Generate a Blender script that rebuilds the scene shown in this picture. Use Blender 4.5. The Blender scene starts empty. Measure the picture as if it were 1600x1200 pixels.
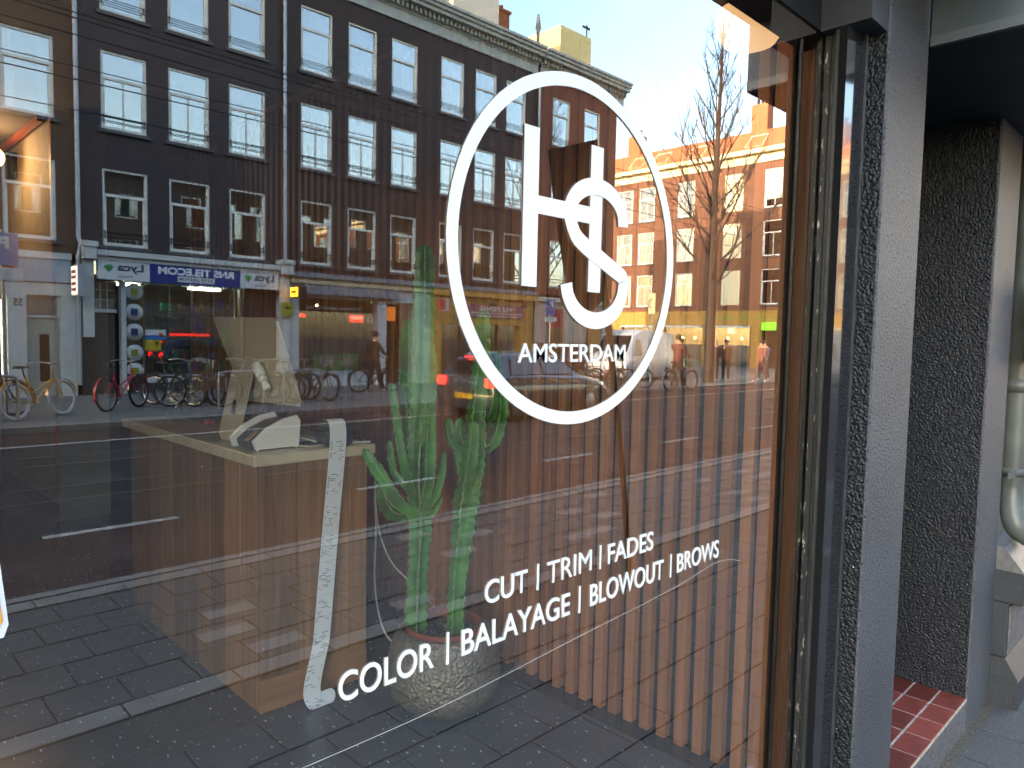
import bpy, bmesh, math, random
from math import sin, cos, pi, radians
from mathutils import Vector, Matrix
random.seed(7)
SC = bpy.context.scene
COL = SC.collection
# ------------------------------------------------------------------ camera, world, sun, exposure
cam_d = bpy.data.cameras.new('camera'); cam = bpy.data.objects.new('camera', cam_d); COL.objects.link(cam)
rt = Vector((.71057, -.7028, .0202)); up = Vector((.0302, .0597, .99776)); up = (up-rt*up.dot(rt)).normalized()
rt.normalize(); bk = rt.cross(up).normalized()
cam.matrix_world = Matrix(((rt.x, up.x, bk.x, 0), (rt.y, up.y, bk.y, -.91), (rt.z, up.z, bk.z, 1.5), (0, 0, 0, 1)))
cam_d.sensor_width = 36; cam_d.lens = 36*1135/1600; cam_d.clip_start = .02; cam_d.clip_end = 600
SC.camera = cam
W = bpy.data.worlds.new('World'); SC.world = W; W.use_nodes = True
nt = W.node_tree; nt.nodes.clear()
wo = nt.nodes.new('ShaderNodeOutputWorld'); bg = nt.nodes.new('ShaderNodeBackground'); sk = nt.nodes.new('ShaderNodeTexSky')
SUN_EL, SUN_AZ = radians(17), radians(3)       # the sun stands low at the -x end of the street
sund = Vector((-cos(SUN_AZ)*cos(SUN_EL), -sin(SUN_AZ)*cos(SUN_EL), sin(SUN_EL)))
sk.sky_type = 'NISHITA'; sk.sun_disc = False; sk.sun_elevation = SUN_EL
sk.sun_rotation = math.atan2(sund.x, sund.y)
sk.air_density = 1.3; sk.dust_density = 2.6; sk.ozone_density = 1.6
bg.inputs['Strength'].default_value = .15
nt.links.new(sk.outputs[0], bg.inputs[0]); nt.links.new(bg.outputs[0], wo.inputs[0])
sl = bpy.data.lights.new('sun', 'SUN'); sl.energy = 2.0; sl.angle = radians(.5); sl.color = (1, .79, .55)
so = bpy.data.objects.new('sun', sl); COL.objects.link(so); so.rotation_euler = sund.to_track_quat('Z', 'Y').to_euler()
SC.view_settings.view_transform = 'Standard'; SC.view_settings.look = 'None'
SC.view_settings.exposure = 3.4; SC.view_settings.gamma = 1; SC.view_settings.use_curve_mapping = False
SC.cycles.max_bounces = 9; SC.cycles.transparent_max_bounces = 16; SC.cycles.glossy_bounces = 5
SC.cycles.use_denoising = True; SC.cycles.sample_clamp_indirect = 6; SC.cycles.caustics_reflective = False

# ------------------------------------------------------------------ materials
MATS = {}
def srgb(h):
    return tuple(((int(h[i:i+2], 16)/255+.055)/1.055)**2.4 if int(h[i:i+2], 16) > 10 else int(h[i:i+2], 16)/3294 for i in (0, 2, 4))
def mat(name, col, rough=.6, metal=0, noise=.0, nscale=8, bump=0, bscale=40, emit=0, spec=.5, coat=0, stretch=(1, 1, 1), rnd=0, detail=4):
    if name in MATS: return MATS[name]
    if isinstance(col, str): col = srgb(col)
    m = bpy.data.materials.new(name); m.use_nodes = True; t = m.node_tree; N = t.nodes; L = t.links
    b = N['Principled BSDF']; b.inputs['Roughness'].default_value = rough; b.inputs['Metallic'].default_value = metal
    b.inputs['Specular IOR Level'].default_value = spec; b.inputs['Coat Weight'].default_value = coat
    b.inputs['Base Color'].default_value = (*col, 1)
    tc = N.new('ShaderNodeTexCoord'); mp = N.new('ShaderNodeMapping'); mp.inputs['Scale'].default_value = stretch
    L.new(tc.outputs['Object'], mp.inputs[0])
    if noise or rnd:
        mx = N.new('ShaderNodeMix'); mx.data_type = 'RGBA'
        mx.inputs[6].default_value = (*[c*(1-noise) for c in col], 1); mx.inputs[7].default_value = (*[min(1, c*(1+noise)) for c in col], 1)
        nz = N.new('ShaderNodeTexNoise'); nz.inputs['Scale'].default_value = nscale; nz.inputs['Detail'].default_value = detail
        L.new(mp.outputs[0], nz.inputs[0]); rp = N.new('ShaderNodeMapRange'); rp.inputs[1].default_value = .3; rp.inputs[2].default_value = .7
        L.new(nz.outputs[0], rp.inputs[0]); out = rp.outputs[0]
        if rnd:
            oi = N.new('ShaderNodeObjectInfo'); a = N.new('ShaderNodeMath'); a.operation = 'MULTIPLY_ADD'
            L.new(oi.outputs['Random'], a.inputs[0]); a.inputs[1].default_value = rnd; a.inputs[2].default_value = -rnd/2
            ad = N.new('ShaderNodeMath'); ad.operation = 'ADD'; ad.use_clamp = True
            L.new(out, ad.inputs[0]); L.new(a.outputs[0], ad.inputs[1]); out = ad.outputs[0]
        L.new(out, mx.inputs[0]); L.new(mx.outputs[2], b.inputs['Base Color'])
    if bump:
        n2 = N.new('ShaderNodeTexNoise'); n2.inputs['Scale'].default_value = bscale; n2.inputs['Detail'].default_value = 3
        L.new(mp.outputs[0], n2.inputs[0]); bp = N.new('ShaderNodeBump'); bp.inputs['Strength'].default_value = bump; bp.inputs['Distance'].default_value = .01
        L.new(n2.outputs[0], bp.inputs['Height']); L.new(bp.outputs[0], b.inputs['Normal'])
    if emit:
        b.inputs['Emission Color'].default_value = (*col, 1); b.inputs['Emission Strength'].default_value = emit
    MATS[name] = m; return m
def node_mat(name):
    m = bpy.data.materials.new(name); m.use_nodes = True; MATS[name] = m
    return m, m.node_tree.nodes, m.node_tree.links, m.node_tree.nodes['Principled BSDF']
def brick(name, c1, c2, mortar, rough=.8, spec=.3):
    m, N, L, b = node_mat(name)
    tc = N.new('ShaderNodeTexCoord'); sp = N.new('ShaderNodeSeparateXYZ'); ad = N.new('ShaderNodeMath'); cb = N.new('ShaderNodeCombineXYZ')
    L.new(tc.outputs['Object'], sp.inputs[0]); L.new(sp.outputs[0], ad.inputs[0]); L.new(sp.outputs[1], ad.inputs[1])
    L.new(ad.outputs[0], cb.inputs[0]); L.new(sp.outputs[2], cb.inputs[1])
    bt = N.new('ShaderNodeTexBrick'); L.new(cb.outputs[0], bt.inputs[0])
    bt.inputs['Color1'].default_value = (*srgb(c1), 1); bt.inputs['Color2'].default_value = (*srgb(c2), 1); bt.inputs['Mortar'].default_value = (*srgb(mortar), 1)
    bt.inputs['Scale'].default_value = 1; bt.inputs['Mortar Size'].default_value = .006; bt.inputs['Brick Width'].default_value = .22; bt.inputs['Row Height'].default_value = .066
    nz = N.new('ShaderNodeTexNoise'); nz.inputs['Scale'].default_value = .8; nz.inputs['Detail'].default_value = 6; L.new(tc.outputs['Object'], nz.inputs[0])
    mx = N.new('ShaderNodeMix'); mx.data_type = 'RGBA'; mx.blend_type = 'MULTIPLY'; mx.inputs[0].default_value = .6
    cr = N.new('ShaderNodeMapRange'); cr.inputs[3].default_value = .55; cr.inputs[4].default_value = 1.35; L.new(nz.outputs[0], cr.inputs[0])
    L.new(bt.outputs[0], mx.inputs[6]); L.new(cr.outputs[0], mx.inputs[7]); L.new(mx.outputs[2], b.inputs['Base Color'])
    bp = N.new('ShaderNodeBump'); bp.inputs['Strength'].default_value = .6; bp.inputs['Distance'].default_value = .006; bp.invert = True
    L.new(bt.outputs['Fac'], bp.inputs['Height']); L.new(bp.outputs[0], b.inputs['Normal'])
    b.inputs['Roughness'].default_value = rough; b.inputs['Specular IOR Level'].default_value = spec
    return m
def glass(name, r0, tint, rough=0.0, power=4.0, top=.75):
    """thin pane: a share of the light is mirrored (more at a glancing angle), the rest goes straight through"""
    m = bpy.data.materials.new(name); m.use_nodes = True; MATS[name] = m
    N = m.node_tree.nodes; L = m.node_tree.links; N.clear()
    o = N.new('ShaderNodeOutputMaterial'); mx = N.new('ShaderNodeMixShader'); tr = N.new('ShaderNodeBsdfTransparent'); gl = N.new('ShaderNodeBsdfGlossy')
    tr.inputs[0].default_value = (*tint, 1); gl.inputs['Roughness'].default_value = rough; gl.inputs['Color'].default_value = (1, 1, 1, 1)
    lw = N.new('ShaderNodeLayerWeight'); lw.inputs[0].default_value = .5
    pw = N.new('ShaderNodeMath'); pw.operation = 'POWER'; pw.inputs[1].default_value = power; L.new(lw.outputs['Facing'], pw.inputs[0])
    mr = N.new('ShaderNodeMapRange'); mr.inputs[3].default_value = r0; mr.inputs[4].default_value = top; L.new(pw.outputs[0], mr.inputs[0])
    L.new(mr.outputs[0], mx.inputs[0]); L.new(tr.outputs[0], mx.inputs[1]); L.new(gl.outputs[0], mx.inputs[2]); L.new(mx.outputs[0], o.inputs[0])
    return m
def stucco(name, col, pit, rough, strength, scale, dist=.01, spec=.4, grains=False):
    m, N, L, b = node_mat(name)
    tc = N.new('ShaderNodeTexCoord'); v = N.new('ShaderNodeTexNoise'); v.inputs['Scale'].default_value = scale; v.inputs['Detail'].default_value = 2.5; v.inputs['Roughness'].default_value = .6
    L.new(tc.outputs['Object'], v.inputs[0])
    n2 = N.new('ShaderNodeTexNoise'); n2.inputs['Scale'].default_value = 2.5; n2.inputs['Detail'].default_value = 6; L.new(tc.outputs['Object'], n2.inputs[0])
    cr = N.new('ShaderNodeValToRGB'); cr.color_ramp.elements[0].position = .37; cr.color_ramp.elements[1].position = .44
    cr.color_ramp.elements[0].color = (*pit, 1); cr.color_ramp.elements[1].color = (*col, 1); L.new(v.outputs[0], cr.inputs[0])
    mx = N.new('ShaderNodeMix'); mx.data_type = 'RGBA'; mx.blend_type = 'MULTIPLY'; mx.inputs[0].default_value = 1
    mr = N.new('ShaderNodeMapRange'); mr.inputs[3].default_value = .6; mr.inputs[4].default_value = 1.4; L.new(n2.outputs[0], mr.inputs[0])
    L.new(cr.outputs[0], mx.inputs[6]); L.new(mr.outputs[0], mx.inputs[7])
    fl = N.new('ShaderNodeTexNoise'); fl.inputs['Scale'].default_value = 55; L.new(tc.outputs['Object'], fl.inputs[0]); fr = N.new('ShaderNodeMapRange'); fr.inputs[1].default_value = .79; fr.inputs[2].default_value = .80; L.new(fl.outputs[0], fr.inputs[0])
    m3 = N.new('ShaderNodeMix'); m3.data_type = 'RGBA'; m3.inputs[7].default_value = (.6, .62, .64, 1); L.new(fr.outputs[0], m3.inputs[0]); L.new(mx.outputs[2], m3.inputs[6]); L.new(m3.outputs[2], b.inputs['Base Color'])
    bp = N.new('ShaderNodeBump'); bp.inputs['Strength'].default_value = strength; bp.inputs['Distance'].default_value = dist; h = v.outputs[0]
    if grains:
        w = N.new('ShaderNodeTexVoronoi'); w.feature = 'SMOOTH_F1'; w.inputs['Scale'].default_value = scale*1.25; w.inputs['Randomness'].default_value = 1; L.new(tc.outputs['Object'], w.inputs[0])
        w2 = N.new('ShaderNodeMath'); w2.operation = 'MULTIPLY_ADD'; w2.inputs[1].default_value = -1.1; L.new(w.outputs[0], w2.inputs[0]); L.new(v.outputs[0], w2.inputs[2]); h = w2.outputs[0]
    L.new(h, bp.inputs['Height']); L.new(bp.outputs[0], b.inputs['Normal'])
    b.inputs['Roughness'].default_value = rough; b.inputs['Specular IOR Level'].default_value = spec
    return m
def wood(name, c1, c2, rough=.5, scale=(14, 14, 1.2), rnd=.5, spec=.4):
    m, N, L, b = node_mat(name)
    tc = N.new('ShaderNodeTexCoord'); mp = N.new('ShaderNodeMapping'); mp.inputs['Scale'].default_value = scale; L.new(tc.outputs['Object'], mp.inputs[0])
    oi = N.new('ShaderNodeObjectInfo'); vm = N.new('ShaderNodeVectorMath'); vm.operation = 'SCALE'; vm.inputs[0].default_value = (9, 5, 3)
    L.new(oi.outputs['Random'], vm.inputs['Scale']); L.new(vm.outputs[0], mp.inputs['Location'])
    nz = N.new('ShaderNodeTexNoise'); nz.inputs['Scale'].default_value = 1.5; nz.inputs['Detail'].default_value = 7; nz.inputs['Distortion'].default_value = .8; L.new(mp.outputs[0], nz.inputs[0])
    nl = N.new('ShaderNodeTexNoise'); nl.inputs['Scale'].default_value = 2.2; L.new(tc.outputs['Object'], nl.inputs[0])
    ad = N.new('ShaderNodeMath'); ad.operation = 'MULTIPLY_ADD'; ad.inputs[1].default_value = rnd; L.new(oi.outputs['Random'], ad.inputs[0]); L.new(nz.outputs[0], ad.inputs[2])
    a2 = N.new('ShaderNodeMath'); a2.operation = 'MULTIPLY_ADD'; a2.inputs[1].default_value = .5; L.new(nl.outputs[0], a2.inputs[0]); L.new(ad.outputs[0], a2.inputs[2])
    mr = N.new('ShaderNodeMapRange'); mr.inputs[1].default_value = .45; mr.inputs[2].default_value = 1.05+rnd; L.new(a2.outputs[0], mr.inputs[0])
    mx = N.new('ShaderNodeMix'); mx.data_type = 'RGBA'; mx.inputs[6].default_value = (*srgb(c1), 1); mx.inputs[7].default_value = (*srgb(c2), 1)
    L.new(mr.outputs[0], mx.inputs[0]); L.new(mx.outputs[2], b.inputs['Base Color'])
    bp = N.new('ShaderNodeBump'); bp.inputs['Strength'].default_value = .15; bp.inputs['Distance'].default_value = .004; L.new(nz.outputs[0], bp.inputs['Height']); L.new(bp.outputs[0], b.inputs['Normal'])
    b.inputs['Roughness'].default_value = rough; b.inputs['Specular IOR Level'].default_value = spec
    return m
def granite(name, base, fleck, rough, thr=.70, scale=130, cloud=.25):
    m, N, L, b = node_mat(name)
    tc = N.new('ShaderNodeTexCoord'); mp = N.new('ShaderNodeMapping'); mp.inputs['Scale'].default_value = (1, .45, 1); L.new(tc.outputs['Object'], mp.inputs[0])
    nz = N.new('ShaderNodeTexNoise'); nz.inputs['Scale'].default_value = scale; nz.inputs['Detail'].default_value = 2; L.new(mp.outputs[0], nz.inputs[0])
    cr = N.new('ShaderNodeValToRGB'); cr.color_ramp.elements[0].position = thr; cr.color_ramp.elements[1].position = thr+.04
    cr.color_ramp.elements[0].color = (*base, 1); cr.color_ramp.elements[1].color = (*fleck, 1); L.new(nz.outputs[0], cr.inputs[0])
    n2 = N.new('ShaderNodeTexNoise'); n2.inputs['Scale'].default_value = 4; n2.inputs['Detail'].default_value = 6; L.new(tc.outputs['Object'], n2.inputs[0])
    mr = N.new('ShaderNodeMapRange'); mr.inputs[3].default_value = 1-cloud*2; mr.inputs[4].default_value = 1+cloud*2; L.new(n2.outputs[0], mr.inputs[0])
    mx = N.new('ShaderNodeMix'); mx.data_type = 'RGBA'; mx.blend_type = 'MULTIPLY'; mx.inputs[0].default_value = 1
    L.new(cr.outputs[0], mx.inputs[6]); L.new(mr.outputs[0], mx.inputs[7]); L.new(mx.outputs[2], b.inputs['Base Color'])
    m2 = N.new('ShaderNodeMapRange'); m2.inputs[3].default_value = rough*.7; m2.inputs[4].default_value = rough*1.5; L.new(n2.outputs[0], m2.inputs[0]); L.new(m2.outputs[0], b.inputs['Roughness'])
    return m
M_white = mat('white_paint', 'dcdcd2', .5, noise=.12, nscale=5)
M_white2 = mat('grey_white_paint', 'bcc1c0', .5, noise=.12, nscale=3)
M_cream = mat('cream_paint', 'd8c9a4', .6, noise=.1, nscale=3)
M_paneW = glass('house_window_glass', .42, (.8, .85, .85), top=.9)
M_paneS = glass('shopfront_glass', .12, (.9, .93, .92), top=.8)
M_glass = glass('shop_window_glass', .26, (.99, 1, .99), power=2.6, top=.62)
M_edge = mat('glass_edge', '5f7f78', .2)
M_black = mat('black_paint', (.012, .013, .016), .35, noise=.3, nscale=30, bump=.1, bscale=60)
M_dark = mat('dark_interior', (.012, .011, .011), .9)
M_rubber = mat('black_rubber', (.012, .012, .012), .6)
M_steel = mat('galvanised_steel', '8f9698', .4, .8, noise=.15)
M_chrome = mat('chrome', 'c8c8c8', .15, 1)
M_zinc = mat('zinc_pipe', 'a5abb2', .45, .2, noise=.12, nscale=6)
M_brA = brick('brown_brick', '644a38', '523c2f', '6a5c4c')
M_brB = brick('dark_painted_brick', '493d3c', '3d3434', '2f2a2b', .55)
M_brC = brick('black_brown_brick', '42332f', '392c2a', '272020', .55)
M_brD = brick('red_brown_brick', '7c4a3a', '6b3f33', '6a5548')
M_brE = brick('orange_brick', '784b38', '663f2e', '75604f')
M_brO = brick('house_brick_opposite', '4c3e37', '41352f', '4a423b')
M_tileroof = mat('roof_tile', 'a8633c', .8, noise=.25, nscale=12, bump=.6, bscale=14)
M_text = mat('white_vinyl', (.86, .88, .87), .45)
M_asph = mat('asphalt', (.028, .028, .030), .8, noise=.4, nscale=1.6, detail=9, spec=.2, bump=.3, bscale=200)
M_red = mat('red_cycle_asphalt', (.045, .031, .030), .85, noise=.35, nscale=1.6, detail=9, spec=.2, bump=.3, bscale=200)
M_mark = mat('road_marking_paint', (.26, .26, .25), .8, noise=.5, nscale=12)
M_pave = granite('grey_concrete_paver', (.058, .058, .058), (.14, .14, .135), .75, .62, 180)
M_paveL = granite('pale_stone_paver', (.155, .152, .145), (.27, .27, .25), .75, .66, 180)
M_joint = mat('sandy_joint', (.055, .052, .048), .95, noise=.3, nscale=60)

# ------------------------------------------------------------------ mesh helpers
ORG = {}
def org(o): return ORG.get(o.name, Vector((0, 0, 0)))
def thing(name, label, cat, loc=(0, 0, 0), group=None, rz=0, kind=None):
    o = bpy.data.objects.new(name, None); COL.objects.link(o); o.location = loc; o.rotation_euler = (0, 0, rz); o.empty_display_size = .1
    if kind: o['kind'] = kind
    if label: o['label'] = label
    if cat: o['category'] = cat
    if group: o['group'] = group
    ORG[o.name] = Vector(loc); return o
def kind(o, k='structure'): o['kind'] = k; return o
def tag(o, label=None, cat=None, group=None, kind=None):
    for k, v in (('label', label), ('category', cat), ('group', group), ('kind', kind)):
        if v: o[k] = v
    return o
def link(name, me, parent=None, loc=(0, 0, 0), rz=0, rot=None):
    o = bpy.data.objects.new(name, me); COL.objects.link(o); o.location = loc; o.rotation_euler = rot or (0, 0, rz)
    if parent: o.parent = parent; ORG[o.name] = org(parent)
    return o
class MB:
    def __init__(s): s.v = []; s.f = []; s.m = []; s.sm = []
    def add(s, vs, fs, mi=0, smooth=False):
        n = len(s.v); s.v += [tuple(p) for p in vs]
        for f in fs: s.f.append(tuple(i+n for i in f)); s.m.append(mi); s.sm.append(smooth)
        return s
    def box(s, x0, x1, y0, y1, z0, z1, mi=0):
        x0, x1 = min(x0, x1), max(x0, x1); y0, y1 = min(y0, y1), max(y0, y1); z0, z1 = min(z0, z1), max(z0, z1)
        return s.add([(x0, y0, z0), (x1, y0, z0), (x1, y1, z0), (x0, y1, z0), (x0, y0, z1), (x1, y0, z1), (x1, y1, z1), (x0, y1, z1)],
                     [(0, 3, 2, 1), (4, 5, 6, 7), (0, 1, 5, 4), (1, 2, 6, 5), (2, 3, 7, 6), (3, 0, 4, 7)], mi)
    def bbox(s, x0, x1, y0, y1, z0, z1, b=.004, mi=0):
        """box with a chamfer on every edge"""
        b = min(b, (x1-x0)*.3, (y1-y0)*.3, (z1-z0)*.3); bm = bmesh.new(); bmesh.ops.create_cube(bm, size=1)
        for v in bm.verts: v.co = (x0+(v.co.x+.5)*(x1-x0), y0+(v.co.y+.5)*(y1-y0), z0+(v.co.z+.5)*(z1-z0))
        bmesh.ops.bevel(bm, geom=bm.edges[:], offset=b, segments=1, affect='EDGES', profile=.5)
        bm.verts.index_update(); s.add([v.co.copy() for v in bm.verts], [[v.index for v in f.verts] for f in bm.faces], mi); bm.free(); return s
    def tube(s, pts, r, seg=8, mi=0, cap=True):
        pts = [Vector(p) for p in pts]; rs = r if isinstance(r, (list, tuple)) else [r]*len(pts); rings = []; prev = None
        for i, p in enumerate(pts):
            d = (pts[min(i+1, len(pts)-1)]-pts[max(i-1, 0)]).normalized()
            if prev is None: a = d.orthogonal().normalized()
            else: a = (prev-d*prev.dot(d)); a = a.normalized() if a.length > 1e-6 else d.orthogonal().normalized()
            prev = a; b = d.cross(a); rings.append([p+(a*cos(2*pi*k/seg)+b*sin(2*pi*k/seg))*rs[i] for k in range(seg)])
        vs = [q for rg in rings for q in rg]; fs = []
        for i in range(len(pts)-1):
            for k in range(seg): fs.append((i*seg+k, i*seg+(k+1) % seg, (i+1)*seg+(k+1) % seg, (i+1)*seg+k))
        s.add(vs, fs, mi, True)
        if cap: s.add(rings[0], [tuple(reversed(range(seg)))], mi); s.add(rings[-1], [tuple(range(seg))], mi)
        return s
    def lathe(s, prof, c=(0, 0, 0), seg=32, mi=0, axis='z'):
        vs = []; fs = []; n = len(prof)
        for k in range(seg):
            a = 2*pi*k/seg
            for r, z in prof:
                q = (r*cos(a), r*sin(a), z) if axis == 'z' else ((z, r*cos(a), r*sin(a)) if axis == 'x' else (r*cos(a), z, r*sin(a)))
                vs.append((q[0]+c[0], q[1]+c[1], q[2]+c[2]))
        for k in range(seg):
            for i in range(n-1): a = k*n+i; b = ((k+1) % seg)*n+i; fs.append((a, b, b+1, a+1))
        return s.add(vs, fs, mi, True)
    def torus(s, R, r, c=(0, 0, 0), seg=32, sg=8, mi=0, axis='y'):
        return s.lathe([(R+r*cos(2*pi*i/sg), r*sin(2*pi*i/sg)) for i in range(sg+1)], c, seg, mi, axis)
    def prism(s, poly, y0, y1, mi=0, axis='y', fn=None):
        n = len(poly); mk = {'y': lambda a, b, t: (a, t, b), 'x': lambda a, b, t: (t, a, b), 'z': lambda a, b, t: (a, b, t)}[axis]
        vs = [mk(a, b, y0) for a, b in poly]+[mk(a, b, y1) for a, b in poly]
        return s.add(vs, [tuple(range(n)), tuple(reversed(range(n, 2*n)))]+[(i, i+n, (i+1) % n+n, (i+1) % n) for i in range(n)], mi)
    def mesh(s, name, mats, o=Vector((0, 0, 0)), fix=True):
        me = bpy.data.meshes.new(name); me.from_pydata([(v[0]-o.x, v[1]-o.y, v[2]-o.z) for v in s.v], [], s.f)
        for m in (mats if isinstance(mats, (list, tuple)) else [mats]): me.materials.append(m)
        me.polygons.foreach_set('material_index', s.m); me.polygons.foreach_set('use_smooth', s.sm)
        if fix:
            bm = bmesh.new(); bm.from_mesh(me); bmesh.ops.recalc_face_normals(bm, faces=bm.faces); bm.to_mesh(me); bm.free()
        me.update(); return me
    def build(s, name, mats, parent=None, local=False):
        o = Vector((0, 0, 0)) if (local or parent is None) else org(parent)
        return link(name, s.mesh(name, mats, o), parent)
def bx(name, m, parent, *a): return MB().box(*a).build(name, m, parent)
def text_mesh(name, body, m, x0, x1, z0, z1, y, face=-1, bold=.0, ext=.0008, org_=Vector((0, 0, 0)), axis='y'):
    """flat lettering fitted into a rectangle; face=-1 reads from -y, face=+1 reads from +y (axis 'x': from -x)"""
    cu = bpy.data.curves.new(name, 'FONT'); cu.body = body; cu.extrude = .01; cu.offset = bold; cu.resolution_u = 5
    t = bpy.data.objects.new('tmp', cu); COL.objects.link(t); bpy.context.view_layer.update()
    me = bpy.data.meshes.new_from_object(t.evaluated_get(bpy.context.evaluated_depsgraph_get())); bpy.data.objects.remove(t)
    xs = [v.co.x for v in me.vertices]; ys = [v.co.y for v in me.vertices]; a, b, c, d = min(xs), max(xs), min(ys), max(ys)
    for v in me.vertices:
        fx = (v.co.x-a)/(b-a); fz = (v.co.y-c)/(d-c); e = v.co.z/.01*ext
        X = x0+(x1-x0)*fx if face < 0 else x1-(x1-x0)*fx
        p = (X, y+e*face, z0+(z1-z0)*fz)
        if axis == 'x': p = (y-e, X, p[2])
        v.co = Vector(p)-org_
    me.materials.clear(); me.materials.append(m); me.name = name; return me
def text(name, body, m, parent, *a, **k): return link(name, text_mesh(name, body, m, *a, org_=org(parent), **k), parent)
def cable(pts, n=8):
    """smooth (Catmull-Rom) path through points"""
    P = [Vector(p) for p in pts]; P = [P[0]*2-P[1]]+P+[P[-1]*2-P[-2]]; out = []
    for i in range(1, len(P)-2):
        for k in range(n):
            t = k/n; a, b, c, d = P[i-1:i+3]
            out.append(.5*((2*b)+(c-a)*t+(2*a-5*b+4*c-d)*t*t+(3*b-a-3*c+d)*t**3))
    return out+[P[-2]]
def wall_openings(mb, x0, x1, z0, z1, ops, y, depth, dirn=1, mi=0, ax='y'):
    """front face at y with real openings and reveals going back by depth (against dirn)"""
    xs = sorted({x0, x1, *[o[0] for o in ops], *[o[1] for o in ops]}); zs = sorted({z0, z1, *[o[2] for o in ops], *[o[3] for o in ops]})
    P = (lambda a, b, c: (a, b, c)) if ax == 'y' else (lambda a, b, c: (b, a, c))
    yb = y-depth*dirn
    def hole(i, j):
        cx, cz = (xs[i]+xs[i+1])/2, (zs[j]+zs[j+1])/2
        return any(o[0] < cx < o[1] and o[2] < cz < o[3] for o in ops)
    for i in range(len(xs)-1):
        for j in range(len(zs)-1):
            if not hole(i, j):
                a, b, c, d = xs[i], xs[i+1], zs[j], zs[j+1]
                mb.add([P(a, y, c), P(b, y, c), P(b, y, d), P(a, y, d)], [(0, 1, 2, 3)], mi)
    for a, b, c, d in ops:
        mb.add([P(a, y, c), P(b, y, c), P(b, y, d), P(a, y, d), P(a, yb, c), P(b, yb, c), P(b, yb, d), P(a, yb, d)], [(0, 1, 5, 4), (1, 2, 6, 5), (2, 3, 7, 6), (3, 0, 4, 7)], mi)
    e = yb-.3*dirn
    for q in ([P(x0, y, z0), P(x0, y, z1), P(x0, e, z1), P(x0, e, z0)], [P(x1, y, z0), P(x1, y, z1), P(x1, e, z1), P(x1, e, z0)],
              [P(x0, y, z1), P(x1, y, z1), P(x1, e, z1), P(x0, e, z1)]): mb.add(q, [(0, 1, 2, 3)], mi)

# ------------------------------------------------------------------ GROUND (our pavement, road, opposite pavement)
PZ, RZ = -.17, -.27
g = MB().box(-300, 300, -300, 300, -.6, RZ-.02); g.build('ground', M_asph)['kind'] = 'structure'
def sheet(name, m, x0, x1, ya, yb, z, label=None):
    o = bx(name, m, None, x0, x1, ya, yb, z-.016, z); o['kind'] = 'structure'; return o
sheet('road', M_asph, -60, 60, -12.72, -6.1, RZ)
sheet('cycle_path', M_red, -60, 60, -6.1, -4.3, RZ+.004)
sheet('cycle_path', M_red, -60, 60, -13.4, -11.75, RZ+.004)
o = MB()
for k in range(-6, 12):
    x = 1.55+k*3.1; o.box(x-.1, x+1.0, -6.17, -6.07, RZ+.004, RZ+.009)
o.build('lane_dashes', M_mark)['kind'] = 'structure'
o = MB().box(-60, 60, -11.8, -11.68, RZ+.006, RZ+.012)
o.build('lane_line', M_mark)['kind'] = 'structure'
for y in (-7.6, -8.35, -9.9, -10.65):
    o = MB().box(-60, 60, y, y+.05, RZ, RZ+.006); r = o.build('tram_rail', mat('worn_rail_steel', '55585a', .6, .5)); r['kind'] = 'structure'
# near pavement with its stones
pav = thing('near_pavement', None, None, (0, 0, PZ), kind='structure')
bx('bedding', M_joint, pav, -20, 40, -4.3, -.17, PZ-.1, PZ-.008); bx('gritty_edge', mat('gritty_moss', (.075, .07, .055), .95, noise=.6, nscale=80, bump=1, bscale=120), pav, -20, 40, -.178, -.10, PZ-.1, PZ+.001)
pm = [MB().bbox(0, .295, 0, .295, -.03, 0, .004).mesh('paver', [M_pave]), MB().bbox(0, .295, 0, .145, -.03, 0, .004).mesh('paver', [M_paveL])]
kst = MB().bbox(0, .49, 0, .14, -.03, 0, .004).mesh('kerb_stone', [M_paveL])
rnds = random.Random(3); cnt = 0; rest = MB(); restL = MB()
def lay(me, x, y, zz=0):
    global cnt
    if cnt < 285:
        link('paver', me, pav, (x, y, rnds.uniform(-.002, .002)+zz)); cnt += 1; return True
    return False
rows = [(-.47-.305*r, 'p') for r in range(6)]+[(-2.53, 'k')]+[(-2.84-.305*r, 'p') for r in range(5)]+[(-4.23, 'k')]
for ri, (y, kd) in enumerate(rows):
    st = .305 if kd == 'p' else .5
    off = (ri % 2)*.15
    xs = [i*st+off for i in range(-14, 60)]
    for x in xs:
        near = .2 < x < 6.3 and y < -1.9
        direct = 3.4 < x < 5.2 and y > -1.3
        light = kd == 'p' and rnds.random() < .13 and y < -2.6
        if kd == 'k':
            if near and lay(kst, x, y, .004): continue
            restL.box(x, x+.49, y, y+.14, PZ-.03, PZ+.003); continue
        if light:
            restL.box(x, x+.295, y+.075, y+.215, PZ-.03, PZ-.001)
            rest.box(x, x+.295, y, y+.07, PZ-.03, PZ-.002); rest.box(x, x+.295, y+.22, y+.295, PZ-.03, PZ-.002)
            continue
        if (near or direct) and lay(pm[0], x, y): continue
        rest.box(x, x+.295, y, y+.295, PZ-.03, PZ+rnds.uniform(-.003, 0))
rest.build('far_pavers', M_pave, pav)['kind'] = 'stuff'; restL.build('pale_stones', M_paveL, pav)['kind'] = 'stuff'
bx('kerb', M_paveL, pav, -20, 40, -4.36, -4.27, RZ, PZ)
dg_ = thing('drain_grate', 'dark slotted drain grate in the gutter beside the near kerb', 'drain', (1.95, -4.45, RZ))
bx('frame', mat('cast_iron', (.03, .03, .03), .6, .5), dg_, 1.70, 2.25, -4.55, -4.37, RZ+.0045, RZ+.010)
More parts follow.
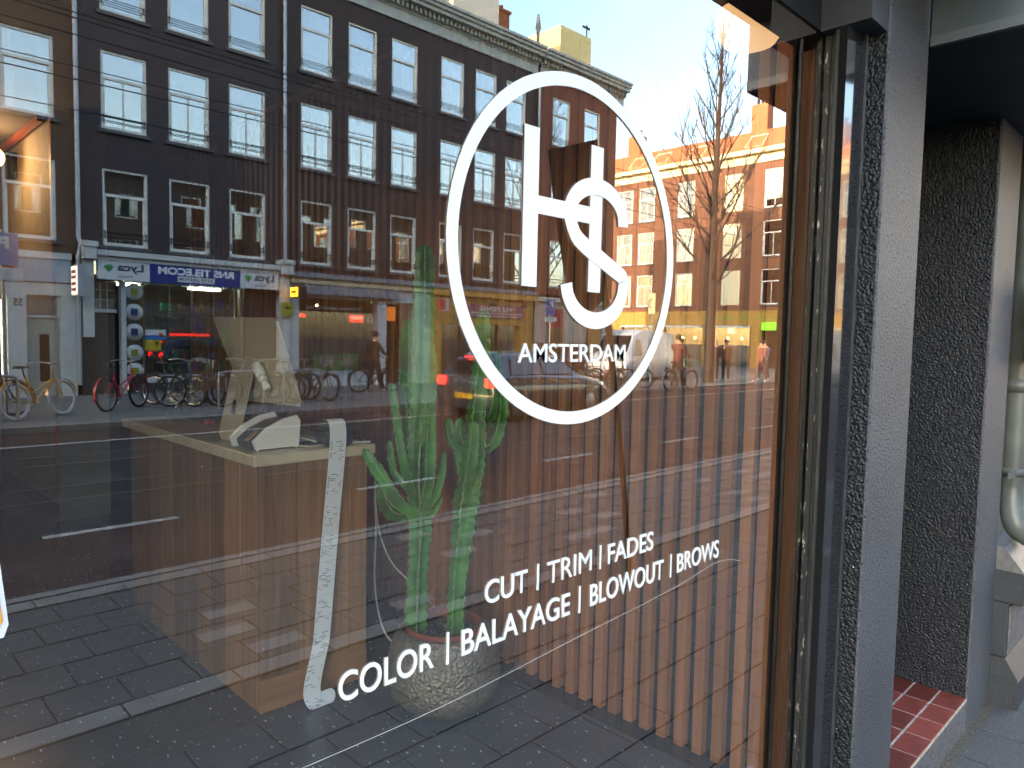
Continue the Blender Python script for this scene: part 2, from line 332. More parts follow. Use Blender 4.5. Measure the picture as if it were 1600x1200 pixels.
for k in range(8): bx('slot', M_joint if False else mat('drain_dark', (.004, .004, .004), .9), dg_, 1.73+k*.065, 1.765+k*.065, -4.53, -4.39, RZ+.0105, RZ+.012)
lt = MB(); rr = random.Random(31)
for k in range(70):
    x, y = rr.uniform(3.3, 4.6), -.17-abs(rr.gauss(0, .05)); s_ = rr.uniform(.002, .006); a = rr.uniform(0, 6)
    lt.add([(x+cos(a)*s_, y+sin(a)*s_, PZ+.004), (x+cos(a+2)*s_, y+sin(a+2)*s_, PZ+.005), (x+cos(a+4)*s_, y+sin(a+4)*s_, PZ+.007)], [(0, 1, 2)])
kind(lt.build('litter', mat('dry_leaf_bits', '6e5a40', .9), pav), 'stuff')
# opposite pavement
fp = thing('opposite_pavement', None, None, (0, -13.5, PZ), kind='structure')
mp_ = brick('small_paving_brick', '5a5654', '4c4947', '3c3937'); 
fpm = granite('grey_street_stone', (.10, .10, .10), (.16, .16, .16), .8, .6, 60, .4)
bx('paving', fpm, fp, -60, 60, -30, -13.55, RZ-.1, PZ); bx('kerb', M_paveL, fp, -60, 60, -13.55, -13.4, RZ-.1, PZ+.004)

# ------------------------------------------------------------------ OUR SIDE: shop building (walls, alcove, canopy)
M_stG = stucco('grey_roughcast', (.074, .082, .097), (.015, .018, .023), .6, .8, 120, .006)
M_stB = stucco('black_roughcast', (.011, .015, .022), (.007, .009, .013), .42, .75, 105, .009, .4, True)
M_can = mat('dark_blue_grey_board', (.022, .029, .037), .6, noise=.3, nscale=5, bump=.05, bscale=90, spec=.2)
shopb = thing('shop_building', 'dark roughcast shop front with deep entrance recess beside the big window', 'building', (2.4, 0, PZ))
def bevbox(name, m, par, *a, b=.006): return MB().bbox(*a, b=b).build(name, m, par)
PY = -.149
bevbox('pillar', M_stG, shopb, 2.229, 2.577, PY, .028, PZ-.02, 2.68, b=.005)
bx('pillar_core', M_stG, shopb, 2.502, 2.576, .0285, 1.6, PZ, 2.67)
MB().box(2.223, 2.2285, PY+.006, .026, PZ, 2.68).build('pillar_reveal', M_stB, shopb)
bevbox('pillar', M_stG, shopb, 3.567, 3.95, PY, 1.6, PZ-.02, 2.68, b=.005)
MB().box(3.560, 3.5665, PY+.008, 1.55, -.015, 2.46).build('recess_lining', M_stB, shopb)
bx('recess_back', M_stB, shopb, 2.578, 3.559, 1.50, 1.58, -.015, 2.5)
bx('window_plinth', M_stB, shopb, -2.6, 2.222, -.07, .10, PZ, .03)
bx('pillar', M_stG, shopb, -2.9, -2.601, PY, 1.6, PZ-.02, 2.68)
bx('fascia', M_can, shopb, -2.6, 2.222, -.006, .1, 2.387, 2.675)
bx('fascia_return', mat('grey_blue_trim', (.050, .058, .075), .5, noise=.15), shopb, 2.10, 2.222, PY+.005, -.0065, 2.383, 2.672)
can = bx('window_canopy', M_can, None, -6, 2.574, -.466, .3, 2.68, 2.88)
tag(can, 'dark canopy board running along above the shop window', 'canopy')
sb = thing('entrance_canopy', 'dark blue-grey box canopy hanging low over the tiled entrance', 'canopy', (2.577, -.3, 2.44))
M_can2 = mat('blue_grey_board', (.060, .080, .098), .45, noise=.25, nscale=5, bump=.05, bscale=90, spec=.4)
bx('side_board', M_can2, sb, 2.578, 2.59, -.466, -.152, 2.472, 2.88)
bx('bottom_rail', mat('canopy_edge_trim', (.09, .11, .13), .35), sb, 2.573, 2.592, -.468, -.152, 2.440, 2.471)
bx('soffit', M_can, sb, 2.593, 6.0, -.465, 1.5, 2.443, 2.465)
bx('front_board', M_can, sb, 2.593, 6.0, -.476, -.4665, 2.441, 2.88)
stp = thing('entrance_step', 'low step covered in small red quarry tiles inside the entrance recess', 'step', (3, 0, PZ))
bx('step_block', stucco('worn_grey_render', (.10, .105, .115), (.04, .04, .045), .7, .5, 60), stp, 2.579, 3.56, PY+.004, 1.49, PZ-.05, -.030)
bx('grout_bed', mat('pale_grout', 'aaa49c', .9, noise=.3, nscale=50), stp, 2.580, 3.559, PY+.001, 1.49, -.0295, -.0163)
M_qt = mat('red_quarry_tile', '74382f', .45, noise=.4, nscale=7, rnd=1.0, bump=.2, bscale=30)
tl = MB().bbox(0, .1565, 0, .0955, 0, .009, b=.0015).mesh('tile', [M_qt])
for i in range(6):
    for j in range(16):
        link('tile', tl, stp, (2.582+i*.1635-3, PY+.0015+j*.103, -.0235-PZ+random.uniform(0, .0012)))
# upper storeys of our own row (seen back in the panes opposite)
def simple_window(w, h):
    return MB().box(-w/2, w/2, -.03, .03, 0, .08).box(-w/2, w/2, -.03, .03, h-.08, h).box(-w/2, -w/2+.08, -.03, .03, .08, h-.08).box(w/2-.08, w/2, -.03, .03, .08, h-.08).box(-w/2+.08, w/2-.08, -.02, .04, h*.62, h*.62+.07)
swm = simple_window(1.1, 1.9).mesh('window_frame', [M_white]); swp = MB().box(-.47, .47, -.005, .005, .08, 1.82).mesh('pane', [M_paneW])
up_ = thing('row_house_above_shop', 'brick row house storeys above the dark shop front', 'building', (0, .3, 2.9))
wb = MB(); ops = [(-34+i*1.9, -32.9+i*1.9, z, z+1.9) for i in range(38) for z in (3.9, 6.8)]
wall_openings(wb, -36, 40, 2.87, 9.8, ops, .0, .2, -1); wb.build('wall', M_brO, up_)
bx('room_backing', M_dark, up_, -36, 40, .6, .7, 2.9, 9.7)
bx('cornice', M_cream, up_, -36, 40, -.35, .6, 9.8, 10.4)
MB().add([(-36, 0, 10.4), (40, 0, 10.4), (40, 4, 11.9), (-36, 4, 11.9), (40, 12, 10.4), (-36, 12, 10.4)], [(0, 1, 2, 3), (3, 2, 4, 5), (1, 4, 2), (0, 3, 5)]).build('roof', M_tileroof, up_)
for a, b, c, d in ops:
    if -20 < a < 38:
        w = link('window', swm, up_, ((a+b)/2, .12-.3, c-2.9)); link('pane', swp, w)
# neighbour house at the right with stepped granite pilaster and a rain pipe
M_gr = granite('dark_polished_granite', (.034, .040, .050), (.09, .095, .10), .45, .62, 320)
nb = thing('granite_pilaster', 'stepped dark granite pilaster base of the neighbouring house at the right', 'pilaster', (4.3, -.2, PZ))
def frus(name, m, par, x0, x1, y0, y1, z0, x2, x3, y2, y3, z1):
    return MB().add([(x0, y0, z0), (x1, y0, z0), (x1, y1, z0), (x0, y1, z0), (x2, y2, z1), (x3, y2, z1), (x3, y3, z1), (x2, y3, z1)],
                    [(0, 3, 2, 1), (4, 5, 6, 7), (0, 1, 5, 4), (1, 2, 6, 5), (2, 3, 7, 6), (3, 0, 4, 7)]).build(name, m, par)
bevbox('foot', M_gr, nb, 3.951, 4.6, -.262, 1, PZ-.02, -.03)
frus('foot_slope', M_gr, nb, 3.951, 4.6, -.262, 1, -.0295, 3.956, 4.6, -.205, 1, .06)
bevbox('shaft', M_gr, nb, 3.956, 4.6, -.205, 1, .0605, .32); bevbox('shaft_panel', mat('pale_granite_panel', (.12, .12, .125), .6, noise=.3, nscale=40, bump=.4, bscale=60), nb, 3.975, 4.5, -.212, -.2055, .075, .30, b=.002)
bevbox('cap_block', M_gr, nb, 3.951, 4.6, -.262, 1, .3205, .47)
frus('cap_slope', mat('light_granite', (.10, .105, .11), .5, noise=.25, nscale=30), nb, 3.951, 4.6, -.262, 1, .4705, 3.965, 4.6, -.175, 1, .575)
bevbox('pier', mat('greenish_grey_stone', (.15, .155, .15), .6, noise=.2, nscale=7, bump=.2, bscale=40), nb, 3.965, 4.6, -.10, 1, .5755, 3.6)
nh = thing('neighbour_house', 'grey painted ground floor of the next house beyond the pilaster', 'building', (8, 0, PZ))
bx('wall', mat('grey_wall_paint', (.16, .17, .18), .6, noise=.2, nscale=2), nh, 4.62, 20, -.05, 1, PZ, 2.9)
pp = thing('rain_pipe', 'pale green-grey rain pipe with bracket running down the neighbouring pier', 'pipe', (4.1, -.16, 0))
M_pipe = mat('pipe_paint', (.085, .10, .098), .4, noise=.2, nscale=8)
MB().tube(cable([(4.175, -.150, 3.6), (4.175, -.150, 2), (4.175, -.150, 1.0), (4.175, -.150, .80), (4.13, -.18, .66), (4.18, -.23, .60)], 6), .052, 18).build('pipe', M_pipe, pp)
MB().lathe([(.054, -.018), (.059, -.018), (.059, .018), (.054, .018)], (4.175, -.150, .905), 20).build('bracket', M_pipe, pp); bx('bracket_lug', M_pipe, pp, 3.985, 4.115, -.175, -.165, .89, .92)
MB().lathe([(.054, -.03), (.060, -.03), (.060, .03), (.054, .03)], (4.175, -.150, 1.32), 20).build('collar', M_pipe, pp)
mbx = thing('wall_box', 'small pale metal box with a black number strip on the pier beside the rain pipe', 'box', (4.0, -.2, 1.5))
bevbox('case', mat('box_paint', (.45, .47, .48), .4), mbx, 3.975, 4.15, -.235, -.205, 1.44, 1.80, b=.004)
bx('plate', M_black, mbx, 3.983, 4.14, -.2365, -.2352, 1.535, 1.575)
text('lettering', 'F', M_text, mbx, 3.990, 4.008, 1.545, 1.566, -.2367)

# ------------------------------------------------------------------ SHOP WINDOW: frame, glass, lettering
win = thing('shop_window', 'large shop window in black frame with round HS AMSTERDAM logo and white lettering', 'window', (0, 0, .3))
M_fr = mat('glossy_black_frame_paint', (.020, .022, .027), .10, noise=.2, nscale=20, spec=.8, coat=.6)
M_fw = mat('weathered_black_paint', (.035, .042, .048), .4, noise=.4, nscale=50, bump=.4, bscale=90, stretch=(1, 1, .3))
def flaky():
    m, N, L, b = node_mat('flaking_paint_edge')
    tc = N.new('ShaderNodeTexCoord'); mp = N.new('ShaderNodeMapping'); mp.inputs['Scale'].default_value = (120, 120, 28); L.new(tc.outputs['Object'], mp.inputs[0])
    nz = N.new('ShaderNodeTexNoise'); nz.inputs['Detail'].default_value = 5; nz.inputs['Roughness'].default_value = .7; nz.inputs['Scale'].default_value = .6; L.new(mp.outputs[0], nz.inputs[0])
    cr = N.new('ShaderNodeValToRGB'); cr.color_ramp.elements[0].position = .60; cr.color_ramp.elements[1].position = .64
    cr.color_ramp.elements[0].color = (.02, .024, .028, 1); cr.color_ramp.elements[1].color = (.5, .5, .47, 1)
    L.new(nz.outputs[0], cr.inputs[0]); L.new(cr.outputs[0], b.inputs['Base Color']); b.inputs['Roughness'].default_value = .5
    bp = N.new('ShaderNodeBump'); bp.inputs['Strength'].default_value = .4; bp.inputs['Distance'].default_value = .002; L.new(nz.outputs[0], bp.inputs['Height']); L.new(bp.outputs[0], b.inputs['Normal'])
    return m
M_fl = flaky()
ZT = 2.37
ZT = 2.386; ZB = .035
gm = MB().add([(-2.58, 0, ZB), (2.215, 0, ZB), (2.215, 0, ZT), (-2.58, 0, ZT), (-2.58, .006, ZB), (2.215, .006, ZB), (2.215, .006, ZT), (-2.58, .006, ZT)],
              [(0, 1, 2, 3)], 0).add([(-2.58, .006, ZB), (2.215, .006, ZB), (2.215, .006, ZT), (-2.58, .006, ZT)], [(0, 3, 2, 1)], 1)
M_clear = bpy.data.materials.new('clear_back_face'); M_clear.use_nodes = True; _n = M_clear.node_tree.nodes; _n.clear()
_o = _n.new('ShaderNodeOutputMaterial'); _t = _n.new('ShaderNodeBsdfTransparent'); _t.inputs[0].default_value = (.97, .98, .975, 1); M_clear.node_tree.links.new(_t.outputs[0], _o.inputs[0])
go = link('glass_pane', gm.mesh('glass_pane', [M_glass, M_clear], Vector((0, 0, .3)), fix=False), win); ORG[go.name] = Vector((0, 0, .3))
MB().prism([(2.103, -.0815), (2.195, -.0935), (2.222, -.0935), (2.222, -.0605), (2.103, -.0605)], ZB, 2.382, axis='z').build('frame_bar', M_fr, win)
bx('frame_return', mat('matt_black_paint', (.010, .011, .013), .85, spec=.1), win, 2.1008, 2.1028, -.081, -.0608, ZB, 2.38)
MB().bbox(2.108, 2.222, -.0600, -.0455, ZB, 2.382, b=.002).build('frame_step', M_fw, win)
MB().bbox(2.140, 2.222, -.0450, -.024, ZB, 2.385, b=.002).build('glazing_bead', M_fw, win)
MB().bbox(2.141, 2.180, -.0236, -.0015, ZB, 2.385, b=.004).build('putty_edge', M_fl, win)
MB().bbox(2.199, 2.205, -.0985, -.0937, ZB, 2.382, b=.001).bbox(2.210, 2.218, -.0975, -.0937, ZB, 2.382, b=.001).build('frame_moulding', M_fw, win)
MB().bbox(-2.6, -2.45, -.10, .02, ZB, 2.37, b=.003).build('frame_bar', M_fr, win)
MB().bbox(-2.45, 2.10, -.09, .02, .0305, .05, b=.004).build('window_sill', M_fw, win)
Y0 = -.0015
def ribbon(pts, w, m, name, par, closed=False, y=Y0, t=.0009):
    n = len(pts); L_, R_ = [], []
    for i in range(n):
        a = Vector(pts[i-1] if (closed or i > 0) else pts[i]); b = Vector(pts[(i+1) % n] if (closed or i < n-1) else pts[i]); d = (b-a).normalized(); q = Vector((-d.y, d.x))
        wi = w[i] if isinstance(w, list) else w
        L_.append(Vector(pts[i])+q*wi/2); R_.append(Vector(pts[i])-q*wi/2)
    mb = MB(); rg = range(n if closed else n-1)
    vs = [(p.x, y-t, p.y) for p in L_]+[(p.x, y-t, p.y) for p in R_]+[(p.x, y, p.y) for p in L_]+[(p.x, y, p.y) for p in R_]; fs = []
    for i in rg:
        j = (i+1) % n; fs += [(i, j, n+j, n+i), (i, 2*n+i, 2*n+j, j), (n+i, n+j, 3*n+j, 3*n+i)]
    if not closed: fs += [(0, n, 3*n, 2*n), (n-1, 3*n-1, 4*n-1, 2*n-1)]
    mb.add(vs, fs); return mb.build(name, m, par)
ribbon([(1.0715+.3135*cos(2*pi*k/96), 1.6635+.3155*sin(2*pi*k/96)) for k in range(96)], .0245, M_text, 'logo_ring', win, True)
MB().add([(.919, Y0, 1.592), (.957, Y0, 1.592), (.957, Y0, 1.723), (1.103, Y0, 1.723), (1.103, Y0, 1.592), (1.140, Y0, 1.592), (1.140, Y0, 1.873), (1.103, Y0, 1.873), (1.103, Y0, 1.755), (.957, Y0, 1.755), (.957, Y0, 1.873), (.919, Y0, 1.873)]
         +[(x, Y0-.0009, z) for x, _, z in [(.919, Y0, 1.592), (.957, Y0, 1.592), (.957, Y0, 1.723), (1.103, Y0, 1.723), (1.103, Y0, 1.592), (1.140, Y0, 1.592), (1.140, Y0, 1.873), (1.103, Y0, 1.873), (1.103, Y0, 1.755), (.957, Y0, 1.755), (.957, Y0, 1.873), (.919, Y0, 1.873)]],
         [(12, 13, 14, 21, 22, 23), (14, 15, 20, 21), (15, 16, 17, 18, 19, 20)]+[(i, (i+1) % 12, (i+1) % 12+12, i+12) for i in range(12)]).build('logo_letter', M_text, win)
S = []
for k in range(12): a = radians(-4+k*16.5); S.append((1.1255+.0835*cos(a), 1.733+.063*sin(a)))
S += [(1.060, 1.698), (1.092, 1.678), (1.130, 1.662), (1.170, 1.645)]
for k in range(14): a = radians(14-k*14.6); S.append((1.126+.0885*cos(a), 1.609+.0725*sin(a)))
ribbon([tuple(p.xy) for p in cable([(a, b, 0) for a, b in S], 3)], .0325, M_text, 'logo_letter', win, y=Y0-.0010)
text('word', 'AMSTERDAM', M_text, win, .9135, 1.2305, 1.4555, 1.4905, Y0, bold=.009)
for body, a, b in (('CUT', .845, .951), ('TRIM', 1.005, 1.138), ('FADES', 1.192, 1.356)): text('word', body, M_text, win, a, b, 1.033, 1.0755, Y0, bold=.0 if body == 'TRIM' else .009)
for x in (.979, 1.166): bx('separator', M_text, win, x-.0028, x+.0028, Y0-.0009, Y0, 1.029, 1.079)
for body, a, b in (('COLOR', .555, .733), ('BALAYAGE', .793, 1.074), ('BLOWOUT', 1.137, 1.400), ('BROWS', 1.458, 1.648)): text('word', body, M_text, win, a, b, .957, 1.0025, Y0, bold=.009)
for x in (.762, 1.103, 1.430): bx('separator', M_text, win, x-.0028, x+.0028, Y0-.0009, Y0, .953, 1.008)
# thin wire lying on the pane, sticker at the left edge, specks and scratches
MB().tube(cable([(.42, -.003, .885), (.75, -.003, .885), (1.1, -.003, .905), (1.45, -.003, .925), (1.62, -.003, .945), (1.70, -.003, .940), (1.76, -.003, .925)], 6), .0006, 5).build('sensor_wire', mat('pale_wire', (.5, .48, .42), .4), win)
stk = MB().add([(.06, Y0, 1.165), (.150, Y0, 1.172), (.1545, Y0, 1.185), (.148, Y0, 1.255), (.06, Y0, 1.27)], [(0, 1, 2, 3, 4)], 0)
stk.add([(.06, Y0-.0006, 1.175), (.144, Y0-.0006, 1.180), (.1495, Y0-.0006, 1.19), (.1435, Y0-.0006, 1.248), (.06, Y0-.0006, 1.262)], [(0, 1, 2, 3, 4)], 1)
stk.build('sticker', [mat('sticker_white', (.7, .75, .85), .5), mat('sticker_orange', (.75, .36, .06), .5)], win)
sm_ = MB(); rr = random.Random(5)
for k in range(90):
    x, z = rr.uniform(.25, 2.1), rr.uniform(.7, 2.2); l = rr.choice([.0008, .001, .0012, .0015]); sm_.box(x, x+l, Y0-.0003, Y0, z, z+l*rr.uniform(.7, 1.3))
for k in range(16):
    x, z = rr.uniform(.6, 2.0), rr.uniform(1.2, 2.2); a = rr.uniform(-1.2, 1.2); l = rr.uniform(.004, .02); dx, dz = cos(a)*l, sin(a)*l
    sm_.add([(x, Y0-.0003, z), (x+dx, Y0-.0003, z+dz), (x+dx+.0003, Y0-.0003, z+dz+.0005), (x+.0003, Y0-.0003, z+.0005)], [(0, 1, 2, 3)])
kind(sm_.build('dust_and_scratches', mat('dust', (.45, .45, .44), .9), win), 'stuff')

# ------------------------------------------------------------------ INTERIOR
M_gt = granite('dark_granite_floor', (.082, .087, .098), (.55, .56, .58), .20, .675, 60, .22)
fl = thing('salon_floor', None, None, (0, 0, 0), kind='structure')
bx('screed', mat('pale_grout_line', '9a978f', .8), fl, -2.8, 2.9, .02, 10, -.1, -.0035)
tm = MB().bbox(0, .6875, 0, .6775, -.02, 0, b=.001).mesh('tile', [M_gt])
for i in range(-6, 4):
    for j in range(-1, 15):
        if 1.0+i*.69 < 2.3 and .43+j*.68 < 9.5: link('tile', tm, fl, (1.0+i*.69+.001, .43+j*.68+.001, 0))
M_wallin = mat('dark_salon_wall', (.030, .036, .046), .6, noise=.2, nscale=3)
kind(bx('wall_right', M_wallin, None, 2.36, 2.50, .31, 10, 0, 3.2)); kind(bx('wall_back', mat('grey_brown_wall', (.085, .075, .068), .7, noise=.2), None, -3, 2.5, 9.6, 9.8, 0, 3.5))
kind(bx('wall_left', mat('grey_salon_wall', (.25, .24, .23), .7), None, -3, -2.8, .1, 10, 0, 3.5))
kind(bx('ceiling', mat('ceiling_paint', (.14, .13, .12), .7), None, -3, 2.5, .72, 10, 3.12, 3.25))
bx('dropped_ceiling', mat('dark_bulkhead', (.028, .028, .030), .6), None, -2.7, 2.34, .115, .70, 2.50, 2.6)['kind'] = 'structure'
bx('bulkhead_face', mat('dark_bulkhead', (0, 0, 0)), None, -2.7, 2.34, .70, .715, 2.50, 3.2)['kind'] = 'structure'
kind(bx('dark_floor_border', granite('black_granite_border', (.022, .024, .028), (.15, .15, .16), .18, .72, 75), None, 2.215, 2.34, .05, 9, .0005, .003))
# slatted screen
M_sl = wood('cedar_slat', '74492f', 'b88058', .5, (30, 30, 1.3), .6)
scr = thing('slat_screen', 'tall screen of upright reddish cedar slats along the right wall behind the glass', 'screen', (2.3, 2, 0))
sme = MB().bbox(-.0, .040, -.0195, .0195, .0, 2.94, b=.002).mesh('slat', [M_sl]); smn = MB().bbox(-.0, .040, -.0195, .0195, .0, 2.46, b=.002).mesh('slat', [M_sl])
for k in range(64):
    y = 2.241-.91+(8-k)*-.0765+0
    y = .259+.0765*k+random.uniform(-.002, .002)
    link('slat', smn if y < .70 else sme, scr, (2.288-2.3, y-2, .004), rot=(random.uniform(-.002, .002), 0, random.uniform(-.03, .03)))
MB().bbox(2.268, 2.335, .150, .205, .004, 2.46, b=.002).build('post', M_sl, scr)
bx('post_side_shade', mat('post_shade_brown', (.035, .024, .018), .6), scr, 2.258, 2.335, .0655, .0675, .004, 2.46); bx('post_side_shade', MATS['post_shade_brown'], scr, 2.272, 2.335, .1465, .1495, .004, 2.46)  # thin dark sheets put shade onto the window-facing sides of the posts
MB().bbox(2.255, 2.335, .068, .112, .004, 2.46, b=.002).build('post', wood('pale_pine_post', '5e4030', '8a6650', .5, (30, 30, 1.0), .3), scr)
bx('back_rail', M_wallin, scr, 2.331, 2.345, .19, 5.1, .5, .56); bx('top_rail', M_sl, scr, 2.27, 2.335, .72, 5.1, 2.945, 2.985)
# oval lamp under the dropped ceiling
ol = thing('ceiling_lamp', 'oval opal ceiling lamp just inside the window top', 'lamp', (2.09, .19, 2.47))
MB().lathe([(.0, -.082), (.04, -.080), (.075, -.066), (.096, -.035), (.104, .0), (.098, .028)], (2.08, .20, 2.465), 40).build('shade', mat('opal_shade', (.75, .42, .19), .35, emit=.16), ol)
MB().lathe([(.0, .031), (.099, .031), (.099, .026), (.104, .024)], (2.09, .20, 2.47), 40).build('base_ring', mat('lamp_rim', (.3, .28, .25), .4), ol)
l2 = bpy.data.lights.new('oval_lamp_light', 'POINT'); l2.energy = .14; l2.color = (1, .80, .6); l2.shadow_soft_size = .1
lo2 = bpy.data.objects.new('oval_lamp_light', l2); COL.objects.link(lo2); lo2.location = (1.9, .55, 2.3)
# partition wall with the lit globe lamp
pt = thing('partition_wall', 'pale partition wall at the back left lit warm by a globe lamp', 'wall', (1.6, 6.5, 0))
bx('wall', mat('warm_plaster', (.34, .28, .20), .7, noise=.08), pt, 1.443, 1.80, 5.5, 9.55, 0, 3.10)
bx('baseboard', wood('oak_baseboard', '6b4226', '8a5a34'), pt, 1.425, 1.442, 5.52, 9.5, 0, .14)
bx('corner_trim', wood('oak_trim', '9a5f36', 'b87a48'), pt, 1.425, 1.442, 5.50, 5.56, .141, 3.1)
gl = thing('globe_lamp', 'glowing warm globe wall lamp on a black bracket at the left edge', 'lamp', (1.36, 6.75, 3.0))
MB().lathe([(0, -.085)]+[(.085*cos(radians(a)), .085*sin(radians(a))) for a in range(-75, 90, 15)]+[(0, .085)], (1.22, 6.45, 2.90), 24).build('globe', mat('globe_glow', (1, .50, .14), .5, emit=1.0), gl)
MB().tube([(1.44, 6.78, 2.96), (1.36, 6.65, 2.96), (1.28, 6.55, 2.93)], .012).bbox(1.39, 1.442, 6.72, 6.86, 2.80, 3.02, b=.004).build('bracket', M_black, gl)
lp = bpy.data.lights.new('globe_light', 'POINT'); lp.energy = 3; lp.color = (1, .62, .30); lp.shadow_soft_size = .12
lo = bpy.data.objects.new('globe_light', lp); COL.objects.link(lo); lo.location = (1.02, 6.3, 2.85)
rl = bx('glow_rail', mat('lamp_glow_orange', '9a4a22', .4, .3), None, 1.36, 1.40, 5.6, 9.5, 3.06, 3.10); tag(rl, 'orange rail strip coloured as lamp glow along the top of the lit partition wall', 'rail')  # orange of this strip stands for the globe lamp's glow
# furniture at back left
sh = thing('side_cabinet', 'low open oak cabinet standing against the lit partition wall', 'cabinet', (1.1, 8.2, 0))
M_oak = wood('oak_furniture', '7a5334', 'a0744a')
for a in ((.9, 1.4, 7.4, 7.44, 0, .9), (.9, 1.4, 8.9, 8.94, 0, .9)): bevbox('side_panel', M_oak, sh, *a, b=.003)
for z in (.05, .45, .86): bevbox('shelf', M_oak, sh, .9, 1.4, 7.445, 8.895, z, z+.035, b=.003)
# reception desk
M_dk = wood('dark_walnut_board', '2e1e14', 'b4875a', .42, (30, 30, 1.6), .7)
M_tp = wood('pale_maple_top', 'bda98a', 'e2d6ba', .25, (3, 12, 6), .2, .6)
dk = thing('reception_desk', 'dark walnut reception desk with pale top standing behind the window', 'desk', (1.5, 2.5, 0))
MB().bbox(1.235, 1.785, 1.72, 3.28, .985, 1.03, b=.004).build('desktop', M_tp, dk)
bx('carcass', M_dk, dk, 1.30, 1.72, 1.80, 3.2, .0, .984)
for i in range(10): MB().bbox(1.262, 1.297, 1.757+i*.147, 1.757+i*.147+.1455, .004, .983, b=.002).build('side_board', M_dk, dk)
wf = [(.0, .165), (.165, .29), (.29, .40), (.40, .487)]
for a, b in wf: MB().bbox(1.262+a, 1.262+b-.001, 1.722+.008, 1.755, .135, .983, b=.0015).build('front_board', M_dk, dk)
MB().bbox(1.262, 1.75, 1.726, 1.755, .002, .134, b=.003).build('plinth', wood('worn_walnut_plinth', '6b4a30', 'a87a50', .5, (1.5, 9, 9)), dk)
# imac-like computer (back towards the window)
M_al = mat('brushed_aluminium', (.60, .51, .39), .4, .2, noise=.05)
mc = thing('computer_monitor', 'thin aluminium computer monitor on a bent metal foot seen from behind', 'monitor', (1.36, 2.1, 1.03))
tlv, trv, brv, blv = Vector((1.335, 2.34, 1.565)), Vector((1.375, 1.83, 1.56)), Vector((1.395, 1.66, 1.215)), Vector((1.385, 2.13, 1.205))
nrm = (trv-tlv).cross(blv-tlv).normalized(); 
if nrm.x < 0: nrm = -nrm
vs = [tlv, trv, brv, blv]; v2 = [p+nrm*.012 for p in vs]
bm = bmesh.new(); vv = [bm.verts.new(p-org(mc)) for p in vs+v2]
for f in ((0, 1, 2, 3), (7, 6, 5, 4), (0, 4, 5, 1), (1, 5, 6, 2), (2, 6, 7, 3), (3, 7, 4, 0)): bm.faces.new([vv[i] for i in f])
bmesh.ops.bevel(bm, geom=[e for e in bm.edges if abs((e.verts[0].co-e.verts[1].co).length-.012) < .002], offset=.016, segments=4, affect='EDGES')
bmesh.ops.recalc_face_normals(bm, faces=bm.faces); me = bpy.data.meshes.new('housing'); bm.to_mesh(me); bm.free(); me.materials.append(M_al); link('housing', me, mc)
def strip(name, path, wv, th, m, par, hole=None):
    """bent flat plate following a path, wv = half width vector"""
    mb = MB(); P = [Vector(p) for p in path]; W_ = Vector(wv); n = len(P); vs = []
    for i, p in enumerate(P):
        d = (P[min(i+1, n-1)]-P[max(i-1, 0)]).normalized(); q = d.cross(W_).normalized()*th/2
        vs += [p-W_+q, p+W_+q, p+W_-q, p-W_-q]
    fs = [(0, 3, 2, 1), (4*n-4, 4*n-3, 4*n-2, 4*n-1)]
    for i in range(n-1):
        for k in range(4): fs.append((i*4+k, i*4+(k+1) % 4, i*4+4+(k+1) % 4, i*4+4+k))
    return mb.add(vs, fs).build(name, m, par)
strip('foot', cable([(1.352, 2.06, 1.365), (1.33, 2.08, 1.22), (1.31, 2.10, 1.09), (1.312, 2.10, 1.045), (1.34, 2.09, 1.036), (1.48, 2.09, 1.035)], 5), (.006, -.085, 0), .007, M_al, mc)
MB().lathe([(.0, -.001), (.022, -.001), (.022, .001), (0, .001)], (0, 0, 0), 24, axis='x').build('cable_hole', M_dark, mc, local=True)
hl = [o for o in bpy.data.objects if o.name.startswith('cable_hole')][0]; hl.location = Vector((1.3165, 2.085, 1.185))-org(mc); hl.rotation_euler = (0, .22, -.15); hl.scale = (1, 1, 1.5)
wa = thing('white_adapter', 'white power adapter with cable hanging behind the computer monitor', 'adapter', (1.36, 2.0, 1.2))
for k, (a, b, r) in enumerate(((0, .060, .023), (.062, .085, .020), (.087, .125, .016))):
    d = Vector((.02, -.10, -.13)).normalized(); p = Vector((1.345, 1.935, 1.37)); MB().tube([p+d*a, p+d*(a+.004), p+d*(b-.004), p+d*b], [r*.85, r, r, r*.85], 12).build('body', mat('white_plastic', (.86, .86, .84), .3), wa)
M_wc = mat('white_cable', (.62, .58, .5), .4)
MB().tube(cable([(1.42, 2.02, 1.13), (1.38, 2.05, 1.125), (1.36, 2.02, 1.10), (1.40, 1.94, 1.075), (1.50, 1.86, 1.065), (1.56, 1.83, 1.045), (1.64, 1.80, 1.036)], 8), .004, 8).build('cable', M_wc, wa)
MB().tube(cable([(1.45, 1.90, 1.04), (1.50, 1.79, 1.035), (1.58, 1.80, 1.035), (1.68, 1.785, 1.036), (1.74, 1.80, 1.04)], 6), .0035, 8).build('cable', M_wc, wa)
wd = thing('card_terminal_dock', 'white curved dock standing on the corner of the pale desktop', 'device', (1.42, 1.86, 1.03))
M_wp = MATS['white_plastic']
side = [(0, 0), (.185, 0), (.192, .105), (.178, .128), (.115, .118), (.04, .082), (-.012, .035)]
DX, DY = -.085, .055
MB().prism([(1.375+DX+a, 1.036+b) for a, b in side], 1.765+DY, 1.778+DY).build('side_shell', M_wp, wd); MB().prism([(1.335+DX+a, 1.040+b*1.02) for a, b in side], 1.885+DY, 1.897+DY).build('side_shell', M_wp, wd)
